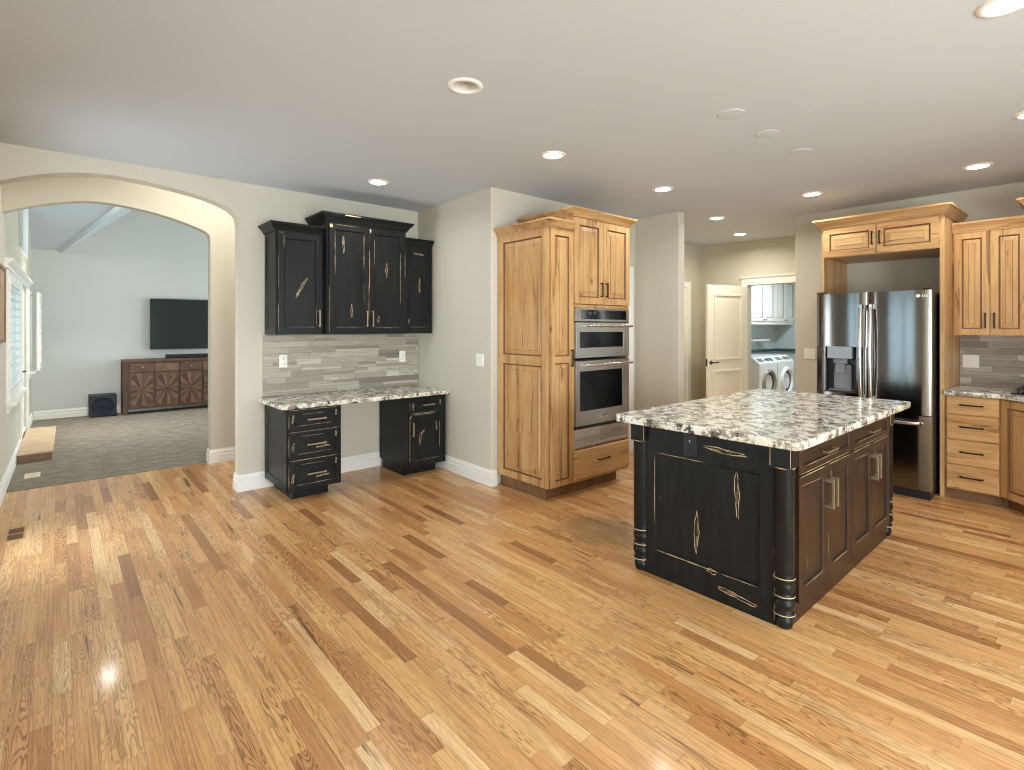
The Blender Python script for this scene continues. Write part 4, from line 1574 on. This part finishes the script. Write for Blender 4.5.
# ---- surround: panels and the cabinet above
t = thing('fridge_surround', 'honey wood surround with two raised panel doors above the refrigerator', 'cabinet', (5.70, 1.882, 0), -PI / 2)
W, D = .947, .70
mb = MB(); mb.box(0, .02, 0, D, 0, 2.43); mb.build('side_panel', WM, t, .0015)
mb = MB(); mb.box(W - .03, W, 0, D, 0, 2.43); mb.build('side_panel', WM, t, .0015)
mb = MB(); mb.box(.02, W - .03, 0, D, 2.13, 2.43); mb.build('cabinet_box', WMX, t, .0015)
for k, (a, b) in enumerate(((.024, .458), (.464, W - .036))):
    mb = MB(); framed(mb, a, b, 2.135, 2.405, .02, .052, 'raised'); d = mb.build('door', WMX, t)
    bar_pull('handle', M['bronze'], d, b - .026 if k == 0 else a + .026, 2.275, .125, True, w=.012)
mb = MB(); crown(mb, [(0, D), (0, -.012), (W, -.012), (W, D)], 2.415, h=.085, out=.062); mb.build('crown', WMX, t)

# ---- wall cabinets right of the fridge
t = thing('wall_cabinet', 'honey wood wall cabinet with two raised panel doors right of the fridge', 'cabinet', (6.05, .933, 1.378), -PI / 2)
W, D = .488, .345
mb = MB(); mb.box(0, W, 0, D, 0, .93); mb.build('cabinet_box', WM, t, .001)
for k, (a, b) in enumerate(((.014, .248), (.254, W - .004))):
    mb = MB(); framed(mb, a, b, .006, .90, .02, .05, 'raised'); d = mb.build('door', WM, t)
    bar_pull('handle', M['bronze'], d, b - .026 if k == 0 else a + .026, .13, .135)
mb = MB(); crown(mb, [(0.002, -.01), (W, -.01)], .905, h=.088, out=.055); mb.build('crown', WMX, t)
t = thing('wall_cabinet', 'taller honey wood hood cabinet at the right photo edge, only its crown tip showing', 'cabinet', (5.98, .442, 1.75), -PI / 2)
W, D = .76, .415
mb = MB(); mb.box(0, W, 0, D, 0, .68); mb.build('cabinet_box', WM, t, .001)
for k in range(2):
    mb = MB(); framed(mb, .01 + k * .372, .375 + k * .372, .02, .65, .02, .055, 'raised'); mb.build('door', WM, t)
mb = MB(); crown(mb, [(0, D), (0, -.012), (W, -.012)], .665, h=.09, out=.066); mb.build('crown', WMX, t)

# ---- base cabinets right of the fridge
t = thing('drawer_cabinet', 'honey wood base cabinet with a bank of four drawers right of the fridge', 'cabinet', (5.70, .934, 0), -PI / 2)
W, D = .359, .68
mb = MB(); mb.box(0, W, 0, D, .09, .876); mb.build('cabinet_box', WM, t, .001)
mb = MB(); mb.box(0, W, .06, D, 0, .09); mb.build('toe_kick', M['toe'], t)
for (za, zb_) in ((.722, .868), (.512, .714), (.302, .504), (.098, .294)):
    mb = MB(); slab(mb, .014, W - .014, za, zb_); d = mb.build('drawer', WMX, t)
    bar_pull('handle', M['bronze'], d, W / 2, (za + zb_) / 2 + .01, .15, False, w=.012)
# angled cabinet that steps out to the cooktop run
t = thing('cooktop_cabinet', 'honey wood base cabinet with angled raised panel door at the right edge', 'cabinet', (5.70, .573, 0), -PI / 2)
A = .26
mb = MB()
pts = [(0, 0), (A, -A), (1.30, -A), (1.30, .68), (0, .68)]
mb.prism(pts, .09, .876); mb.build('cabinet_box', WM, t, .001)
mb = MB(); mb.prism([(.0, .06), (.03, .06), (A + .03, -A + .06), (1.30, -A + .06), (1.30, .68), (0, .68)], 0, .09); mb.build('toe_kick', M['toe'], t)
mb = MB(); mb.M = Matrix.Rotation(-PI / 4, 4, 'Z')
framed(mb, .016, A * 1.414 - .012, .10, .868, .02, .055, 'raised'); mb.build('door', WM, t)
for k in range(2):
    mb = MB(); mb.M = Matrix.Translation((0, -A, 0)); framed(mb, A + .02 + k * .505, A + .515 + k * .505, .10, .868, .02, .06, 'raised'); mb.build('door', WM, t)
mb = MB()
mb.prism([(6.398, .968 - .035), (5.668, .933), (5.668, .585), (5.40, .317), (5.40, -.72), (6.398, -.72)], .879, .914)
o = mb.build('kitchen_countertop', M['granite'], None, .006, 3); tag(o, 'granite counter with black cooktop, running right from the fridge panel', 'countertop')
r_ = MB(); r_.box(0, 1.68, 0, .011, .916, 1.376)
o = r_.build('stone_backsplash', M['tile_x']); o.location = (6.388, .933, 0); o.rotation_euler = (0, 0, -PI / 2); tag(o, 'grey stacked stone backsplash behind the cooktop counter at right', 'backsplash')
t = thing('cooktop', 'black gas cooktop with grates at the right photo edge', 'cooktop', (6.0, .13, .9145))
mb = MB(); mb.box(-.26, .26, -.40, .40, 0, .012); mb.build('surface', M['glass_black'], t, .003)
for (cx, cy) in ((-.12, -.25), (-.12, .25), (.12, -.25), (.12, .25)):
    mb = MB(); mb.lathe([(.045, .012), (.045, .022), (.03, .026), (0, .026)], cx, cy, 0, 20); mb.build('burner', M['dark'], t)
for cy in (-.25, 0, .25):
    mb = MB()
    for s in (-1, 1):
        mb.box(-.23, .23, cy + s * .105 - .006, cy + s * .105 + .006, .034, .046); mb.box(s * .22 - .006, s * .22 + .006, cy - .11, cy + .11, .034, .046)
        for q in (-1, 1):
            mb.box(s * .22 - .008, s * .22 + .008, cy + q * .105 - .008, cy + q * .105 + .008, .012, .034)
    mb.box(-.22, .22, cy - .006, cy + .006, .034, .046)
    mb.build('grate', M['dark'], t, .001)

# ================================================================ LAUNDRY THINGS
def washer(name, label, cat, x, rim, glass):
    t = thing(name, label, cat, (x, 3.70, 0))
    w = .675
    mb = MB(); mb.box(0, w, .02, .68, .03, .86); mb.prism_y([(0, .86), (w, .86), (w, .955), (0, .955)], .14, .68)
    mb.add([(0, .02, .86), (w, .02, .86), (w, .14, .955), (0, .14, .955), (0, .14, .86), (w, .14, .86)], [(0, 1, 2, 3), (0, 3, 4), (1, 5, 2)])
    mb.build('body', M['appliance'], t, .012, 3)
    mb = MB()
    mb.lathe([(.175, -.005), (.185, -.03), (.205, -.045), (.235, -.035), (.245, .0), (.245, .02)], w / 2, .02, .52, 40, axis='y', caps=False)
    d = mb.build('door_ring', rim, t)
    mb = MB(); mb.lathe([(.0, .02), (.10, .01), (.178, -.008)], w / 2, .02, .52, 40, axis='y', caps=False); mb.build('door_glass', glass, d)
    mb = MB()
    k = .095 / math.hypot(.095, .12)
    def pq(xx, s):
        return (xx, .02 + .12 * s - .003, .86 + .095 * s + .003)
    for (xa, xb, sa, sb, mi) in ((.06, .24, .25, .75, 0), (.36, .46, .25, .75, 1), (.50, .60, .25, .75, 1)):
        mb.add([pq(xa, sa), pq(xb, sa), pq(xb, sb), pq(xa, sb)], [(0, 1, 2, 3)], mi)
    mb.lathe([(.026, 0), (.024, -.02), (0, -.022)], .29, .075, .915, 20, axis='y', mat=2, caps=False)
    mb.build('control_panel', [M['grey_plastic'], M['ledge'], M['handle_steel']], t)
    mb = MB()
    for xx in (.05, w - .05):
        for yy in (.08, .62):
            mb.lathe([(.02, 0), (.02, .03)], xx, yy, 0, 12)
    mb.build('feet', M['dark'], t)


washer('washing_machine', 'white front loader nearer the doorway, with grey ringed door', 'washing machine', 8.53, plain('beige_grey_ring', rgb(150, 140, 130), .3), M['washdoor'])
washer('clothes_dryer', 'white front loader farther in, with white ringed dark door', 'clothes dryer', 9.24, M['appliance'], M['glass_black'])
t = thing('laundry_cabinet', 'row of white wall cabinets above the washing machines', 'cabinet', (8.1, 4.06, 1.50))
W = 2.70
mb = MB(); mb.box(0, W, 0, .335, 0, .85); mb.build('cabinet_box', M['trim'], t, .002)
for k in range(6):
    mb = MB(); framed(mb, .01 + k * .449, .445 + k * .449, .06, .84, .02, .06, 'raised'); d = mb.build('door', [M['trim'], M['switch_dark']], t)
    mb = MB(); xx = .405 + k * .449 if k % 2 == 0 else .05 + k * .449
    mb.lathe([(.006, 0), (.006, -.018), (.014, -.024), (.012, -.034), (0, -.036)], xx, -.02, .085, 14, axis='y', caps=False); mb.build('knob', M['pewter'], d)
mb = MB(); mb.box(8.0, 10.825, 4.36, 4.398, .98, 1.03); mb.box(10.775, 10.828, 2.2, 4.36, .98, 1.03)
o = mb.build('wall_ledge', M['ledge'], None, .004); tag(o, 'dark green ledge along the laundry walls behind the machines', 'ledge')
t = thing('drying_shelf', 'small white shelf bracketed to the blue laundry wall', 'shelf', (9.45, 4.398, 1.17))
mb = MB(); mb.box(0, .72, -.16, 0, .03, .055); mb.build('board', M['trim'], t, .003)
for xx in (.12, .6):
    mb = MB(); mb.prism_y([(xx, -.08), (xx + .02, -.08), (xx + .02, .03), (xx, .03)], -.02, 0); mb.box(xx, xx + .02, -.14, -.02, .015, .03); mb.build('bracket', M['trim'], t)

# ================================================================ LIVING ROOM THINGS
t = thing('television', 'large flat black television on the living room wall', 'television', (1.205, 10.935, 1.065))
mb = MB(); mb.box(0, 1.58, 0, .035, 0, .885); mb.build('case', M['tv_dark'], t, .004)
mb = MB(); mb.box(.012, 1.568, -.002, -.0001, .016, .873); mb.build('screen', M['screen'], t)
mb = MB(); mb.box(.5, 1.1, .035, .064, .25, .65); mb.build('wall_bracket', M['dark'], t)
t = thing('sideboard', 'reclaimed wood sideboard with sunburst doors below the television', 'sideboard', (.80, 10.60, .006))
W, D, Ht = 1.92, .375, .905
mb = MB(); mb.box(.03, W - .03, .012, D, .09, Ht - .04); mb.build('carcass', M['walnut'], t, .003)
mb = MB(); mb.box(0, W, -.01, D + .0, Ht - .04, Ht); mb.build('top', M['walnut'], t, .004)
for (xx, yy) in ((.0, 0), (W - .07, 0), (0, D - .07), (W - .07, D - .07)):
    mb = MB(); mb.box(xx, xx + .07, yy, yy + .07, 0, Ht - .04); mb.build('leg', M['walnut_d'], t, .003)
dw = (W - .16) / 5
for k in range(5):
    xa = .08 + k * dw + .006
    xb = xa + dw - .012
    mb = MB(); mb.box(xa, xb, -.006, .012, .70, .835); d = mb.build('drawer', M['walnut_l'] if k % 2 else M['walnut'], t, .003)
    mb = MB(); mb.lathe([(.006, 0), (.006, -.015), (.016, -.022), (.012, -.032), (0, -.034)], (xa + xb) / 2, -.006, .77, 14, axis='y', caps=False); mb.build('knob', M['pewter'], d)
    mb = MB()
    za, zb_ = .11, .685
    mb.box(xa, xb, -.004, .012, za, zb_, 0)
    cx, cz = (xa + xb) / 2, (za + zb_) / 2
    x_in0, x_in1, z_in0, z_in1 = xa + .02, xb - .02, za + .02, zb_ - .02

    def edge(a):
        ca, sa = math.cos(a), math.sin(a)
        s = min((x_in1 - cx) / abs(ca) if abs(ca) > 1e-6 else 9, (z_in1 - cz) / abs(sa) if abs(sa) > 1e-6 else 9)
        return (cx + ca * s, cz + sa * s)
    nw = 20
    for j in range(nw):
        a0, a1 = 2 * PI * j / nw, 2 * PI * (j + .92) / nw
        p0, p1, pm = edge(a0), edge(a1), None
        y = -.008 - .004 * (j % 3)
        vs = [(cx, y, cz), (p0[0], y, p0[1]), (p1[0], y, p1[1]), (cx, -.004, cz), (p0[0], -.004, p0[1]), (p1[0], -.004, p1[1])]
        mb.add(vs, [(0, 1, 2), (3, 5, 4), (0, 3, 4, 1), (1, 4, 5, 2), (2, 5, 3, 0)], (0, 1, 2, 1)[j % 4])
    mb.build('door', [M['walnut'], M['walnut_l'], M['walnut_d']], t)
t = thing('soundbar', 'long black soundbar on top of the sideboard', 'soundbar', (1.41, 10.72, .911))
mb = MB(); mb.box(0, 1.0, 0, .10, .004, .066); mb.build('body', M['tv_dark'], t, .008, 3)
mb = MB(); mb.box(.01, .99, -.003, 0, .010, .060); mb.build('grille', M['dark'], t)
mb = MB(); mb.box(.08, .12, .02, .08, 0, .004); mb.box(.88, .92, .02, .08, 0, .004); mb.build('feet', M['dark'], t)
t = thing('subwoofer', 'dark blue black cube subwoofer on carpet beside the sideboard', 'speaker', (.375, 10.66, .006))
mb = MB(); mb.box(0, .35, 0, .31, .012, .35); mb.build('cabinet_box', M['sub'], t, .006)
mb = MB(); mb.lathe([(.145, 0), (.145, -.008), (.13, -.010), (.12, -.003), (.05, -.001), (.03, -.010), (0, -.014)], .175, 0, .182, 40, axis='y', caps=False); mb.build('driver', M['cone'], t)
mb = MB()
for xx in (.03, .30):
    for yy in (.03, .26):
        mb.box(xx, xx + .02, yy, yy + .02, 0, .012)
mb.build('feet', M['dark'], t)

t = thing('entry_step', 'low tan wooden step on the carpet at the patio door', 'step', (LW[0] + SKA * 2.56 + .02, 7.60, .006), -SKA)
mb = MB(); mb.box(.0, .278, .0, 1.86, 0, .082); mb.build('riser', M['step_d'], t, .002)
mb = MB(); mb.box(.0, .29, -.012, 1.872, .082, .098); mb.build('tread', M['step'], t, .003)

t = thing('carpet_vent', 'small cream floor vent on the carpet near the left wall', 'floor vent', (-.245, 6.80, .006))
mb = MB(); mb.box(0, .115, 0, .20, 0, .006); mb.build('frame', plain('cream_vent', rgb(226, 216, 190), .5), t, .002)
mb = MB()
for k in range(8):
    mb.box(.02, .095, .022 + k * .021, .030 + k * .021, .006, .0075)
mb.build('louvers', plain('cream_vent_slat', rgb(206, 196, 170), .5), t)
t = thing('wood_floor_vent', 'flush wooden floor vent with two dark slots, by the left edge', 'floor vent', (-.275, 4.895, 0))
mb = MB(); mb.box(0, .105, 0, .30, 0, .002); mb.build('frame', plain('oak_vent', rgb(190, 142, 92), .4, var=.1), t)
mb = MB(); mb.box(.012, .093, .02, .135, .002, .0026); mb.box(.012, .093, .16, .28, .002, .0026); mb.build('slots', plain('dark_slot', rgb(96, 62, 38), .6), t)

t = thing('framed_picture', 'tan panel in a brown frame on the left wall before the shutters', 'picture', (LW[0] + SKA * .55, 5.60, 1.32), SK)
mb = MB(); mb.box(.03, .64, -.018, -.001, .03, .61); mb.build('canvas', M['picture'], t)
mb = MB()
for (a, b, c, d_) in ((0, .67, 0, .03), (0, .67, .61, .64), (0, .03, .03, .61), (.64, .67, .03, .61)):
    mb.box(a, b, -.026, -.001, c, d_)
mb.build('frame', M['frame_br'], t, .002)

bpy.context.view_layer.update()
